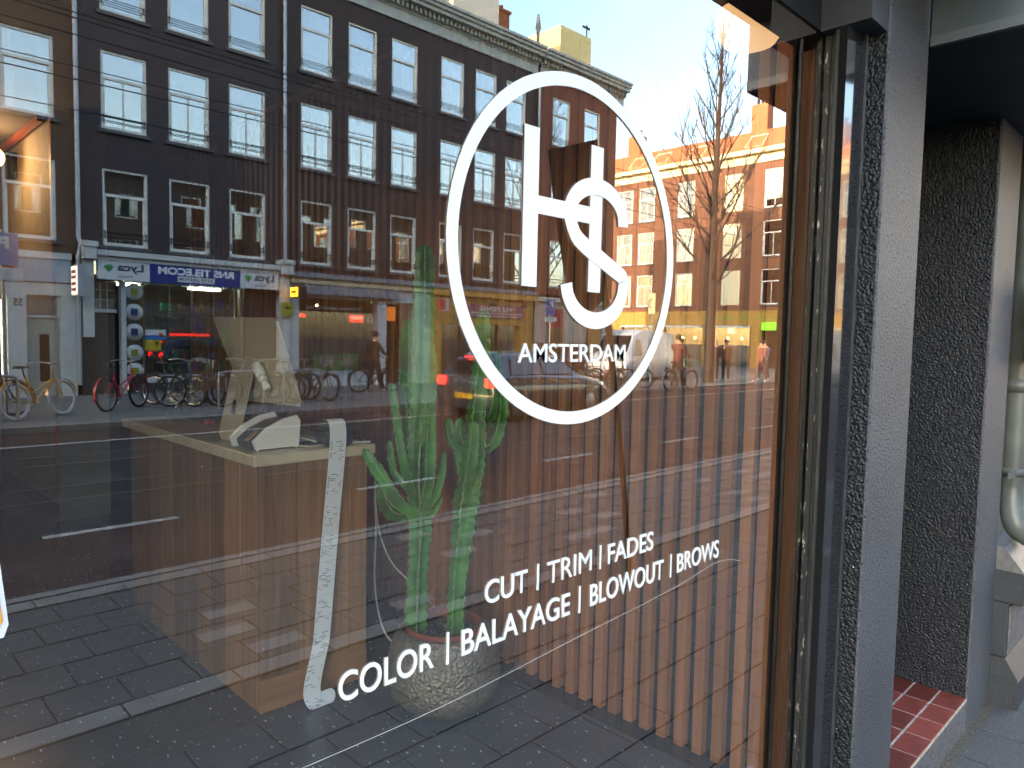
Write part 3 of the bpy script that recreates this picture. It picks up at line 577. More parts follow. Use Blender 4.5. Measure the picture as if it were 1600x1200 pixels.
MB().prism([(1.36+DX+a*.95, 1.04+b*.86) for a, b in side], 1.7785+DY, 1.8845+DY).build('core', mat('dark_grey_plastic', (.05, .045, .045), .4), wd)
for x, y in ((1.385, 1.771), (1.55, 1.771)): MB().lathe([(0, 0), (.006, 0), (.006, .006), (0, .006)], (x+DX, y+DY, 1.0305), 10).build('foot', M_wp, wd)
# receipt printer and the long receipt
rp_ = thing('receipt_printer', 'small black receipt printer on the front edge of the desktop', 'printer', (1.64, 1.80, 1.03))
MB().bbox(1.57, 1.675, 1.735, 1.86, 1.031, 1.125, b=.012).build('body', mat('slate_plastic', (.045, .05, .06), .35), rp_)
MB().bbox(1.677, 1.687, 1.75, 1.84, 1.04, 1.115, b=.003).build('side_plate', mat('dark_grey_plastic', (0, 0, 0)), rp_); MB().bbox(1.562, 1.568, 1.75, 1.84, 1.04, 1.10, b=.003).build('side_plate', MATS['dark_grey_plastic'], rp_)
M_pap = mat('thermal_paper', (.84, .88, .93), .6)
pth = [(1.600, 1.80, 1.140), (1.600, 1.745, 1.143), (1.596, 1.716, 1.10), (1.587, 1.708, 1.0), (1.561, 1.704, .757), (1.535, 1.70, .493), (1.510, 1.69, .275), (1.497, 1.68, .228), (1.455, 1.665, .10), (1.447, 1.655, .045), (1.455, 1.63, .012), (1.478, 1.62, .006), (1.50, 1.635, .014), (1.508, 1.65, .030), (1.50, 1.665, .042), (1.485, 1.66, .040), (1.48, 1.648, .028)]
rc = thing('long_receipt', 'long printed till receipt hanging from the printer down to the floor', 'receipt', (1.5, 1.7, 0))
pc = cable(pth, 6); strip('paper', pc, (.0385, 0, 0), .0006, M_pap, rc)
pr = MB(); rr = random.Random(9)
seglen = 0
for k in range(14, 62):
    p = pc[k]; q = pc[k+1]; nseg = max(1, int((p-q).length/.008))
    for s_ in range(nseg):
        t = s_/nseg; r_ = p.lerp(q, t); ph = (seglen+(p-q).length*t) % .13; c = r_+Vector((0, -.0008, 0))
        if ph < .018 or ph > .108: continue
        w = rr.choice([.008, .014, .02, .03]); x = rr.uniform(-.033, .033-w)
        pr.add([c+Vector((x, 0, 0)), c+Vector((x+w, 0, 0)), c+Vector((x+w, 0, .0025)), c+Vector((x, 0, .0025))], [(0, 1, 2, 3)])
        if rr.random() < .4: pr.add([c+Vector((-.034, 0, 0)), c+Vector((-.026, 0, 0)), c+Vector((-.026, 0, .003)), c+Vector((-.034, 0, .003))], [(0, 1, 2, 3)])
    seglen += (p-q).length
kind(pr.build('print', mat('thermal_print', (.10, .10, .13), .7), rc), 'stuff')
# bottle, glass vase, rose on the desktop
bo = thing('glass_bottle', 'squat smoky glass bottle with gold cap at the far end of the desktop', 'bottle', (1.45, 3.05, 1.03))
M_sg = glass('smoky_glass', .06, (.55, .56, .50), power=3, top=.5)
def sqr(c, w, d, z0, z1, n=4):
    prof = []
    for i in range(9):
        t = i/8; k = 1-.10*(2*t-1)**4; prof.append((t, k))
    vs = []; fs = []
    for t, k in prof:
        for a in range(24):
            an = 2*pi*a/24; s_ = (abs(cos(an))**n+abs(sin(an))**n)**(-1/n)
            vs.append((c[0]+cos(an)*s_*w*k, c[1]+sin(an)*s_*d*k, z0+(z1-z0)*t))
    for i in range(8):
        for a in range(24): fs.append((i*24+a, i*24+(a+1) % 24, i*24+24+(a+1) % 24, i*24+24+a))
    fs += [tuple(reversed(range(24))), tuple(range(192, 216))]
    return MB().add(vs, fs, 0, True)
sqr((1.41, 3.0), .035, .072, 1.033, 1.15).build('body', M_sg, bo)
MB().lathe([(.0, 1.152), (.015, 1.152), (.015, 1.192), (0, 1.192)], (1.41, 3.0, 0), 20).build('cap', mat('gold_cap', '9a7a45', .25, .9), bo)
vb = thing('glass_box', 'clear glass box standing behind the rose on the desktop', 'glass box', (1.6, 2.95, 1.03))
for a in ((1.50, 1.505, 2.75, 3.15), (1.70, 1.705, 2.75, 3.15), (1.506, 1.699, 2.75, 2.755), (1.506, 1.699, 3.145, 3.15)): bx('side', M_sg, vb, *a, 1.031, 1.17)
ro = thing('pink_rose', 'pink rose head lying on the desktop beside the monitor foot', 'flower', (1.47, 2.72, 1.03))
rb = MB(); rr = random.Random(2)
for k in range(16):
    a = k*2.4; r_ = .006+.0022*k; c = Vector((1.47+cos(a)*r_*.6, 2.72+sin(a)*r_, 1.048)); t = Vector((-sin(a), cos(a), 0)); o_ = Vector((cos(a), sin(a), 0)); h = .026-.0008*k
    rb.add([c-t*.012-Vector((0, 0, .012)), c+t*.012-Vector((0, 0, .012)), c+t*.017+o_*.006+Vector((0, 0, h*.5)), c+o_*.01+Vector((0, 0, h*.7)), c-t*.017+o_*.006+Vector((0, 0, h*.5))], [(0, 1, 2, 3, 4)])
rb.build('petals', mat('pink_petal', '9c4248', .6, noise=.3, nscale=60), ro)
pn_ = thing('ballpoint_pen', 'white pen lying on the front edge of the desktop beside the printer', 'pen', (1.72, 1.76, 1.035))
MB().tube([(1.70, 1.775, 1.036), (1.775, 1.75, 1.037)], .004, 8).build('barrel', M_wp, pn_)
np_ = thing('notepad', 'thin dark notepad lying between the white dock and the printer', 'notepad', (1.55, 1.98, 1.035)); MB().bbox(1.50, 1.64, 1.90, 2.10, 1.0305, 1.040, b=.002).build('cover', mat('dark_grey_plastic', (0, 0, 0)), np_); MB().bbox(1.503, 1.637, 1.903, 2.097, 1.0402, 1.043, b=.001).build('sheets', M_pap, np_)
# white cables dropping beside the desk
cb = thing('power_cable', 'white power cable dropping from the desk corner to the floor behind the cactus', 'cable', (1.82, 1.8, 0))
MB().tube(cable([(1.775, 1.80, 1.04), (1.80, 1.80, 1.0), (1.835, 1.80, .90), (1.85, 1.82, .76), (1.87, 1.84, .60), (1.865, 1.84, .40), (1.87, 1.82, .25), (1.90, 1.80, .13), (1.96, 1.78, .05)], 8), .0042, 8).build('cable', M_wc, cb)
MB().tube(cable([(1.835, 1.80, .80), (1.86, 1.80, .62), (1.92, 1.78, .46), (2.03, 1.74, .33), (2.12, 1.72, .22)], 8), .0036, 8).build('cable', M_wc, cb)

# ------------------------------------------------------------------ CACTUS
PC = Vector((1.86, 1.33, 0)); RV = Vector((.7106, -.7028, 0)); FV = Vector((.7028, .7106, 0))
def cp(u, v, d=0):
    sc = 371*(1-d*.33); return PC+RV*((u-694)/sc)+FV*d+Vector((0, 0, .32+(974-v)/sc))
M_cac = mat('cactus_green', (.060, .205, .036), .42, noise=.55, nscale=9, bump=.25, bscale=60)
M_rib = mat('cactus_rib_edge', (.22, .34, .14), .7, noise=.5, nscale=60)
M_spn = mat('cactus_spine', (.30, .26, .18), .7)
pot = thing('potted_cactus', 'tall branching green cactus in a hammered metal pot behind the glass', 'plant', (PC.x, PC.y, 0))
def column(path, rad, ribs=5, rot=0, d=0, name='stem'):
    P = cable([cp(u, v, d+(w if w is not None else 0)) for u, v, w in path], 1); 
    Ls = [0]
    for i in range(1, len(P)): Ls.append(Ls[-1]+(P[i]-P[i-1]).length)
    fine = cable([cp(u, v, d+w) for u, v, w in path], 24); acc = [0]
    for i in range(1, len(fine)): acc.append(acc[-1]+(fine[i]-fine[i-1]).length)
    T = acc[-1]; n = max(8, int(T/.007)); pts = []; j = 0
    for i in range(n+1):
        t = T*i/n
        while j < len(acc)-2 and acc[j+1] < t: j += 1
        f = (t-acc[j])/max(1e-9, acc[j+1]-acc[j]); pts.append((fine[j].lerp(fine[j+1], f), t))
    rk = len(rad)-1; mb = MB(); rings = []; prev = None; rnd_ = random.Random(int(path[0][0]*7+path[-1][1]))
    phs = [rnd_.uniform(0, 6) for _ in range(ribs)]
    for i, (p, t) in enumerate(pts):
        dd = (pts[min(i+1, n)][0]-pts[max(i-1, 0)][0]).normalized()
        a = (prev-dd*prev.dot(dd)).normalized() if prev else (Vector((cos(rot), sin(rot), .01))-dd*Vector((cos(rot), sin(rot), .01)).dot(dd)).normalized()
        prev = a; b = dd.cross(a); x = t/T*rk; k = min(int(x), rk-1); R = rad[k]*(1-(x-k))+rad[k+1]*(x-k)
        e = (T-t)/max(.001, R*1.3); R *= math.sqrt(max(0, 1-(1-min(1, e))**2))*1 if e < 1 else 1; R = max(R, .0012)
        ring = []
        for q in range(ribs):
            s_ = 1+.085*sin(t/.0062+phs[q])+.05*sin(t/.06+phs[q]*2)+.05*sin(t/.021+phs[q]*3); base = 2*pi*q/ribs
            for an, rr_ in ((0, .955*s_), (.07, 1.0*s_), (.14, .955*s_), (.30, .74), (2*pi/ribs/2+.07, .53), (2*pi/ribs+.14-.30, .74)):
                ring.append(p+(a*cos(base+an)+b*sin(base+an))*R*rr_)
            if R > .012 and sin(t/.0062+phs[q]) > .6:
                c = p+(a*cos(base+.07)+b*sin(base+.07))*R*s_; o_ = (a*cos(base+.07)+b*sin(base+.07)); tt = o_.cross(dd)
                for sg in (-1, 1): mb.add([c-dd*.0009, c+dd*.0009, c+o_*.006+tt*sg*.004], [(0, 1, 2)], 2)
        rings.append(ring)
    m = ribs*6; vs = [v for r in rings for v in r]; f0, f1 = [], []
    for i in range(n):
        for k in range(m):
            (f1 if k % 6 in (0, 1) else f0).append((i*m+k, i*m+(k+1) % m, (i+1)*m+(k+1) % m, (i+1)*m+k))
    mb.add(vs, f0, 0, True); mb.add(vs, f1, 1, True); mb.add(rings[-1], [tuple(range(m))], 0)
    return mb.build(name, [M_cac, M_rib, M_spn], pot)
column([(650, 990, 0), (652, 900, 0), (655, 820, 0), (651, 740, 0), (655, 650, 0), (656, 560, 0), (657, 480, 0), (656, 403, 0)], [.044, .043, .046, .052, .050, .048, .046, .040], 5, .3)
column([(712, 990, -.02), (716, 900, -.02), (723, 820, -.02), (732, 750, -.02), (738, 690, -.02), (741, 640, -.02), (746, 570, -.02), (747, 492, -.02)], [.036, .040, .045, .062, .055, .044, .040, .034], 5, .9)
column([(648, 800, -.02), (622, 778, -.05), (600, 742, -.06), (571, 697, -.06)], [.03, .036, .034, .022], 4, .1)
column([(645, 806, .02), (618, 800, 0), (603, 778, -.01), (597, 748, -.01)], [.03, .04, .036, .02], 4, .5)
column([(646, 790, .0), (637, 745, -.04), (624, 680, -.05), (612, 600, -.05)], [.022, .024, .022, .018], 4, .2)
column([(648, 770, .04), (641, 720, .03), (634, 660, .02), (628, 612, .02)], [.02, .022, .022, .014], 4, .9)
column([(652, 700, .02), (634, 640, .04), (631, 570, .05), (634, 518, .05)], [.02, .030, .034, .026], 3, .4)
column([(655, 690, -.03), (666, 640, -.04), (669, 580, -.04), (666, 515, -.04)], [.02, .030, .030, .022], 3, .8)
column([(656, 800, -.03), (669, 745, -.06), (671, 680, -.06), (672, 622, -.06)], [.022, .028, .027, .018], 4, .3)
column([(658, 800, -.01), (680, 765, -.03), (688, 735, -.03), (691, 704, -.03)], [.018, .022, .020, .012], 4, .1)
column([(656, 815, .0), (672, 802, 0), (680, 792, 0), (688, 776, 0)], [.014, .017, .014, .008], 4)
column([(646, 770, -.02), (618, 745, 0), (612, 725, 0), (608, 692, 0)], [.016, .02, .02, .014], 4)
column([(730, 700, -.02), (710, 690, -.05), (700, 672, -.05), (697, 650, -.05)], [.022, .03, .026, .016], 4)
column([(732, 696, -.02), (718, 684, -.06), (714, 664, -.07), (716, 646, -.07)], [.02, .024, .022, .012], 4, .5)
column([(742, 700, -.02), (764, 688, -.04), (776, 650, -.04), (777, 604, -.04)], [.022, .026, .026, .018], 4)
column([(742, 690, .02), (758, 650, .03), (766, 600, .03), (764, 560, .03)], [.022, .024, .022, .014], 4, .6)
column([(727, 755, -.05), (731, 715, -.08), (735, 680, -.08), (737, 650, -.08)], [.022, .032, .028, .018], 4, .4)
column([(720, 760, .02), (710, 720, .03), (706, 690, .03), (706, 668, .03)], [.016, .022, .02, .012], 4, .2)
M_pot, N_, L_, b_ = node_mat('hammered_metal')
tc = N_.new('ShaderNodeTexCoord'); vo = N_.new('ShaderNodeTexVoronoi'); vo.inputs['Scale'].default_value = 68; L_.new(tc.outputs['Object'], vo.inputs[0])
bp = N_.new('ShaderNodeBump'); bp.inputs['Strength'].default_value = .95; bp.inputs['Distance'].default_value = .007; L_.new(vo.outputs[0], bp.inputs['Height']); L_.new(bp.outputs[0], b_.inputs['Normal'])
b_.inputs['Base Color'].default_value = (.26, .235, .20, 1); b_.inputs['Metallic'].default_value = .55; b_.inputs['Roughness'].default_value = .5
MB().lathe([(0, .002), (.12, .002), (.165, .010), (.215, .06), (.232, .11), (.232, .17), (.220, .24), (.196, .30), (.176, .322), (.170, .322), (.168, .30), (.18, .26)], (PC.x, PC.y, 0), 64).build('pot', M_pot, pot)
MB().lathe([(.158, .27), (.158, .336), (.150, .336), (.148, .27)], (PC.x, PC.y, 0), 48).build('inner_pot', mat('terracotta_plastic', '8f4634', .6), pot)
so_ = MB().lathe([(0, .300), (.148, .300)], (PC.x, PC.y, 0), 48); so_.build('soil', mat('pot_soil', (.05, .042, .036), .95, noise=.6, nscale=70, bump=1, bscale=80), pot)
gv = MB(); rr = random.Random(4)
for k in range(260):
    a, r_ = rr.uniform(0, 6.28), .145*math.sqrt(rr.random()); s_ = rr.uniform(.003, .007); x, y = PC.x+cos(a)*r_, PC.y+sin(a)*r_
    gv.add([(x-s_, y, .301), (x+s_*.3, y-s_, .301), (x+s_*.3, y+s_, .301), (x, y, .301+s_)], [(0, 1, 3), (1, 2, 3), (2, 0, 3)])
kind(gv.build('gravel', mat('soil_grit', (.16, .13, .11), .9, rnd=0), pot), 'stuff')

# ------------------------------------------------------------------ OPPOSITE STREET (mirrored in the glass): shared pieces.  V = distance from our glass plane
YF = -19.7
def win_set(w, h, bars=True, mull=False, style='plain'):
    """meshes of one sash window, origin at bottom centre of the opening, outside = +y"""
    f = .065; d = {}
    m = MB().box(-w/2, -w/2+f, -.12, -.04, 0, h).box(w/2-f, w/2, -.12, -.04, 0, h).box(-w/2+f, w/2-f, -.12, -.04, h-f, h).box(-w/2+f, w/2-f, -.12, -.03, 0, f*1.3)
    zt = h*.64
    m.box(-w/2+f, w/2-f, -.11, -.045, zt, zt+.07)
    m.box(-w/2+f, -w/2+f+.045, -.115, -.07, f*1.3, zt).box(w/2-f-.045, w/2-f, -.115, -.07, f*1.3, zt)
    if mull: m.box(-.02, .02, -.112, -.07, f*1.3, zt)
    d['frame'] = m.mesh('window', [M_white])
    g1 = MB().box(-w/2+f+.045, w/2-f-.045, -.098, -.092, f*1.3, zt); g2 = MB().box(-w/2+f, w/2-f, -.09, -.084, zt+.07, h-f)
    pm_ = M_paneS if style == 'far' else M_paneW; d['pane'] = [g1.mesh('pane', [pm_]), g2.mesh('pane', [pm_])]
    d['sill'] = MB().box(-w/2-.09, w/2+.09, -.06, .07, -.09, -.004).mesh('sill', [mat('dark_sill_stone', '4d4a4c', .6)])
    d['rail'] = MB().box(-w/2+.02, w/2-.02, -.025, -.010, .33, .35).box(-w/2+.02, w/2-.02, -.025, -.010, .21, .228).box(-w/2+.05, -w/2+.065, -.028, -.012, .2, .38).box(w/2-.065, w/2-.05, -.028, -.012, .2, .38).mesh('safety_rail', [M_black])
    def cur(x0, x1, z0, z1, y=-.26):
        n = int((x1-x0)/.035)+2; vs = []
        for i in range(n+1): x = x0+(x1-x0)*i/n; o = .018*sin(i*1.9)+.008*sin(i*.7); vs += [(x, y+o, z0), (x, y+o, z1)]
        return MB().add(vs, [(2*i, 2*i+2, 2*i+3, 2*i+1) for i in range(n)], 0, True)
    d['blind'] = cur(-w/2, w/2, h*.55, h).mesh('blind', [mat('pale_blind', '98a39a', .8)])
    c = cur(-w/2, -w/2+.30*w, 0, h); c2 = cur(w/2-.28*w, w/2, 0, h); d['curtain'] = [c.mesh('curtain', [mat('cream_curtain', 'a39a80', .9)]), c2.mesh('curtain', [MATS['cream_curtain']])]
    d['full'] = cur(-w/2, w/2, 0, h).mesh('curtain', [mat('grey_green_curtain', '6f7a72', .9)])
    return d
WR = random.Random(8)
WS = {k: win_set(1.09, h, mull=k[1]) for k, h in {(0, 0): 1.95, (0, 1): 1.951}.items()}
def put_window(par, x, z, style, mull, y=YF, rz=0, rail=True, S_=None):
    s = S_ or WS[(0, 1 if mull else 0)]; o = org(par)
    w = link('window', s['frame'], par, (x-o.x, y-o.y, z-o.z), rz)
    for g_ in s['pane']: link('pane', g_, w, rot=(WR.uniform(-.010, .010), 0, WR.uniform(-.012, .012)))
    link('sill', s['sill'], w)
    if rail: link('safety_rail', s['rail'], w)
    if style == 'blind':
        b_l = link('blind', s['blind'], w); k_ = WR.choice([.5, .8, 1, 1.5, 2.1]); hh = max(v.co.z for v in s['blind'].vertices); b_l.scale = (1, 1, k_); b_l.location.z = hh*(1-k_)
    elif style == 'curtain':
        for c in s['curtain']: link('curtain', c, w)
    elif style == 'full': link('curtain', s['full'], w)
def house(name, label, x0, x1, m, cols, rows, loc=None, ztop=12.0, zbot=3.35, styles=None):
    h = thing(name, label, 'building', ((x0+x1)/2, YF, PZ), 'row houses across the street')
    ops = [(c-.545, c+.545, r, r+1.951) for c in cols for r in rows]
    w = MB(); wall_openings(w, x0, x1, zbot, ztop, ops, YF, .14, 1); w.build('wall', m, h)
    bx('side_wall', m, h, x0+.002, x0+.2, YF-.45, YF-11, PZ, ztop); bx('side_wall', m, h, x1-.2, x1-.002, YF-.45, YF-11, PZ, ztop); bx('room_backing', M_dark, h, x0+.21, x1-.21, YF-1.3, YF-1.4, zbot, ztop-.1)
    rr = random.Random(int(x0*3+5))
    for ri, r in enumerate(rows):
        for c in cols:
            st = (['curtain', 'full', 'blind', 'blind'] if ri == 2 else ['none', 'curtain', 'none', 'full'] if ri == 1 else ['none', 'none', 'blind', 'curtain'])
            put_window(h, c, r, rr.choice(st), (ri == 1 and c > 5), rail=c > 5)
    return h
R1, R2, R3 = 9.45, 6.56, 3.64
HA = house('brown_brick_house', 'brown brick row house above door number 55 at the left across the street', -12, 5.1, M_brA, [-8.6, -6.4, -4.2, -1.4, .3, 2.2, 4.13], [R1, R2, R3])
HB = house('dark_telecom_house', 'dark painted brick house above the RNS TELECOM phone shop', 5.1, 10.62, M_brB, [6.24, 7.87, 9.51], [R1, R2, R3])
HC = house('black_brick_house', 'long black-brown brick house above the massage salon and the yellow YU FENG shop', 10.62, 21.6, M_brC, [11.73, 13.38, 15.04, 17.15, 18.78, 20.37], [R1, R2, R3])
HD = house('red_corner_house', 'red-brown brick corner house at the end of the row across the street', 21.6, 26.75, M_brD, [23.03, 25.05], [R1, R2, R3])
# cornices, roofs, pipes
M_corn = mat('grey_white_cornice', 'a3a7a2', .5, noise=.15, nscale=4)
def cornice(h, x0, x1, z=12.0):
    mb = MB().box(x0, x1, YF-.3, YF+.06, z, z+.36).box(x0, x1, YF-.3, YF+.10, z+.361, z+.42).box(x0, x1, YF-.3, YF+.13, z+.421, z+.60).box(x0, x1, YF-.3, YF+.42, z+.602, z+.74).box(x0, x1, YF-.3, YF+.50, z+.742, z+.86).box(x0, x1, YF-.3, YF+.57, z+.862, z+.96)
    mb.build('cornice', M_corn, h)
    dm = MB().box(-.045, .045, .131, .26, .43, .60).mesh('dentil', [M_corn]); n = int((x1-x0)/.19)
    o = org(h); c_ = 0
    for i in range(n):
        x = x0+.1+i*(x1-x0-.2)/max(1, n-1); link('dentil', dm, h, (x-o.x, 0, z-o.z)); c_ += 1
def roof(h, x0, x1, z=12.965, rise=1.6, dep=2.0):
    MB().add([(x0, YF+.2, z), (x1, YF+.2, z), (x1, YF-dep, z+rise), (x0, YF-dep, z+rise), (x0, YF-11, z+rise), (x1, YF-11, z+rise), (x0, YF-11, z-2), (x1, YF-11, z-2), (x0, YF-.2, z-2), (x1, YF-.2, z-2)],
             [(0, 1, 2, 3), (3, 2, 5, 4), (4, 5, 7, 6), (0, 3, 4, 6, 8), (1, 9, 7, 5, 2)]).build('roof', M_tileroof, h)
for h, a, b in ((HA, -12, 5.09), (HB, 5.11, 10.6), (HC, 10.64, 21.5), (HD, 21.62, 27.15)): cornice(h, a, b)
roof(HA, -12, 5.09, rise=.5); roof(HB, 5.11, 10.6, rise=.4); roof(HC, 10.64, 21.5, rise=.75); roof(HD, 21.62, 26.74, rise=.95)
MB().box(10.64, 21.5, YF-2.2, YF-1.9, 13.72, 13.95).build('ridge_trim', M_white, HC); MB().box(21.62, 26.74, YF-2.2, YF-1.9, 13.92, 14.1).build('ridge_trim', M_white, HD)
for x, h in ((5.12, HB), (10.62, HC), (21.58, HD)):
    MB().tube([(x, YF+.09, 12), (x, YF+.09, 3.75), (x+.05, YF+.12, 3.6)], .055, 10).build('rain_pipe', M_zinc, h)
for x in (5.12,):
    MB().tube([(x+.05, YF+.12, 3.6), (x-.02, YF+.1, 3.3), (x-.02, YF+.1, .1)], .05, 10).build('rain_pipe', M_zinc, HB)
# dormer, chimneys, vents, lift housing (each on its house)
bx('dormer', mat('bright_white_render', '#e0d9c4'[1:], .7), HC, 17.6, 19.9, YF-.6, YF-3.4, 13.1, 15.6); bx('dormer_roof', M_zinc, HC, 17.5, 20.0, YF-.5, YF-3.5, 15.605, 15.75)
bx('dormer', MATS['bright_white_render'], HC, 15.1, 17.1, YF-.9, YF-3.4, 13.1, 15.5)
M_chb = brick('chimney_brick', 'b26a44', 'a05a3a', '96785c')
def chimney(h, x, v, z0, z1, w=.75, n=3):
    bx('chimney', M_chb, h, x-w/2, x+w/2, -v-w/2, -v+w/2, z0, z1); bx('chimney_cap', M_chb, h, x-w/2-.06, x+w/2+.06, -v-w/2-.06, -v+w/2+.06, z1+.001, z1+.10)
    for i in range(n): MB().tube([(x-w/3+i*w/3, -v, z1+.10), (x-w/3+i*w/3, -v, z1+.42)], .09, 10).build('chimney_pot', mat('clay_pot', 'a0522f', .7), h)
chimney(HC, 21.0, 21.6, 13.3, 14.75); chimney(HC, 13.6, 21.8, 13.3, 15.3)
MB().tube([(22.45, YF-.9, 13.3), (22.45, YF-.9, 14.3), (22.45, YF-.9, 14.32), (22.45, YF-.9, 14.9)], [.07, .07, .12, .06], 10).build('vent_pipe', M_zinc, HD)
bx('lift_housing', mat('sun_yellow_render', 'd8c88a', .7), HD, 24.4, 26.5, YF-1.4, YF-4.2, 13.4, 15.25)  # white housing with the low sun's yellow put into its colour
MB().tube([(26.4, YF-1.6, 15.25), (26.4, YF-1.6, 15.9)], .03, 6).box(26.1, 26.6, YF-1.63, YF-1.57, 15.72, 15.80).build('antenna', M_dark, HD)
for x in (23.2, 24.1): MB().add([(x, YF-.35, 13.27), (x+.6, YF-.35, 13.27), (x+.6, YF-1.3, 13.73), (x, YF-1.3, 13.73)], [(0, 1, 2, 3)]).build('skylight', M_paneW, HD)

# --- ground floor fronts
def front(name, label, cat, x): return thing(name, label, cat, (x, YF, PZ))
M_lw = mat('shop_white', 'c2c5c0', .5, noise=.12, nscale=3)
def sg(c, e): return mat('lit_'+c, c, .5, emit=e)
# A: number 55
sa = front('house_front_number_55', 'pale ground floor front with light blue fascia and white door number 55', 'shop front', 1)
bx('fascia', mat('light_blue_fascia', '8fa0ac', .4), sa, -12, 4.95, YF-.3, YF+.10, 2.62, 3.18); bx('fascia_trim', M_lw, sa, -12, 4.96, YF-.3, YF+.13, 3.181, 3.34)
bx('beam', M_lw, sa, -12, 5.0, YF-.3, YF+.05, 2.30, 2.60)
bx('pillar', M_lw, sa, 3.62, 4.0, YF-.3, YF+.06, PZ, 2.299); bx('pillar', M_lw, sa, 4.72, 5.05, YF-.3, YF+.08, PZ, 2.299)
dr = bx('door', mat('pale_green_door', 'a7ada0', .5), sa, 4.02, 4.70, YF-.22, YF-.16, PZ, 1.75)
bx('door_pane', mat('red_brown_dark', (.05, .02, .015), .3), dr, 4.30, 4.50, YF-.159, YF-.150, .2, 1.35); bx('transom', M_paneW, sa, 4.05, 4.68, YF-.2, YF-.19, 1.82, 2.25)
bx('transom_bar', M_lw, sa, 4.0, 4.72, YF-.22, YF-.12, 1.751, 1.815)
bx('shop_pane', M_paneS, sa, -11.5, 3.6, YF-.1, YF-.09, .2, 2.29); bx('shop_backing', mat('dim_shop_wall', (.06, .05, .04), .8), sa, -11.8, 3.61, YF-2.5, YF-2.4, PZ, 2.6)
bx('light_tube', sg('e8f2d8', 3.0), sa, 3.52, 3.56, YF-.16, YF-.12, .35, 2.15); bx('light_tube', sg('e8f2d8', 3.0), sa, 2.2, 3.5, YF-.16, YF-.12, 2.2, 2.24)
text('number', '55', M_black, sa, 3.74, 3.92, 2.02, 2.2, YF+.061, face=1, bold=.02)
text('logo', 'BAR', mat('logo_red', 'b03028'), sa, 3.5, 3.75, 2.95, 3.1, YF+.101, face=1, bold=.06) if False else MB().lathe([(0, .0), (.17, .0), (.17, .02), (0, .02)], (3.62, YF+.101, 2.98), 24, axis='y').build('round_logo', mat('logo_red', 'b03028'), sa)
jb = front('projecting_sign_box', 'grey projecting light box with red lettering on its white face beside the rain pipe', 'sign', 4.95)
bx('case', M_zinc, jb, 4.93, 5.12, YF+.20, YF+.75, 2.30, 3.05); bx('lit_face', sg('d9cdbd', .5), jb, 4.915, 4.929, YF+.22, YF+.73, 2.33, 3.02)
for i, z in enumerate((2.85, 2.72, 2.56, 2.42)): bx('lettering', mat('sign_red', 'b84438'), jb, 4.91, 4.914, YF+.27, YF+.62, z, z+.07)
# B: RNS TELECOM
sB = front('telecom_shop', 'RNS TELECOM phone shop with blue sign and lights in its crowded window', 'shop', 7.8)
bx('ledge', M_lw, sB, 5.48, 10.38, YF-.3, YF+.30, 3.36, 3.50); bx('ledge_trim', M_lw, sB, 5.5, 10.36, YF-.3, YF+.22, 3.25, 3.355)
for a, b in ((5.16, 5.46), (10.40, 10.78)):
    bx('pilaster', M_lw, sB, a+.02, b-.02, YF-.3, YF+.14, 1.30 if a < 6 else PZ, 3.25); bx('console', M_lw, sB, a, b, YF-.3, YF+.34, 3.251, 3.55); bx('console_cap', M_lw, sB, a-.03, b+.03, YF-.3, YF+.38, 3.551, 3.68)
bx('brick_base', M_brB, sB, 5.16, 5.46, YF-.3, YF+.08, PZ, 1.298)
M_sw = mat('sign_white', 'ced3d3', .4); M_blu = mat('sign_blue', '27357c', .4); M_nv = mat('navy_letter', '1f2a44', .5); M_grn = mat('leaf_green', '3f9a52', .5)
for a, b in ((5.52, 6.74), (9.19, 10.36)):
    s_ = bx('sign_panel', M_sw, sB, a, b, YF+.02, YF+.20, 2.77, 3.245); w = b-a
    text('lettering', 'Lyca', M_nv, s_, a+.36*w, a+.88*w, 2.94, 3.20, YF+.2005, face=1, bold=.03); text('lettering', 'Mobile', M_nv, s_, a+.36*w, a+.36*w+.36, 2.83, 2.91, YF+.2005, face=1)
    bx_ = MB()
    for cx, cz in ((-.045, .03), (.045, .03), (0, -.035)): bx_.lathe([(0, 0), (.055, 0), (.055, .004), (0, .004)], (a+.20*w+cx, YF+.2005+abs(cx)*.01, 3.06+cz), 16, axis='y')
    bx_.build('leaf_emblem', M_grn, s_)
s_ = bx('sign_panel', M_blu, sB, 6.745, 9.185, YF+.02, YF+.20, 2.76, 3.245)
text('lettering', 'RNS TELECOM', M_text, s_, 6.95, 9.0, 3.0, 3.20, YF+.2005, face=1, bold=.04)
bx('lettering_panel', M_sw, s_, 7.45, 8.45, YF+.2005, YF+.203, 2.82, 2.97); text('lettering', 'REPAIR CENTRUM', M_nv, s_, 7.5, 8.40, 2.86, 2.935, YF+.2035, face=1, bold=.01)
bx('side_door', mat('brown_grey_door', '544a45', .6), sB, 5.5, 5.98, YF-.20, YF-.12, PZ, 1.93); bx('transom_bar', M_lw, sB, 5.47, 6.02, YF-.2, YF-.06, 1.931, 2.02)
bx('transom', M_paneW, sB, 5.48, 5.98, YF-.16, YF-.15, 2.021, 2.74)
for x in (5.64, 5.80): bx('glazing_bar', M_lw, sB, x, x+.02, YF-.149, YF-.14, 2.02, 2.74)
for z in (2.25, 2.5): bx('glazing_bar', M_lw, sB, 5.48, 5.98, YF-.139, YF-.13, z, z+.02)
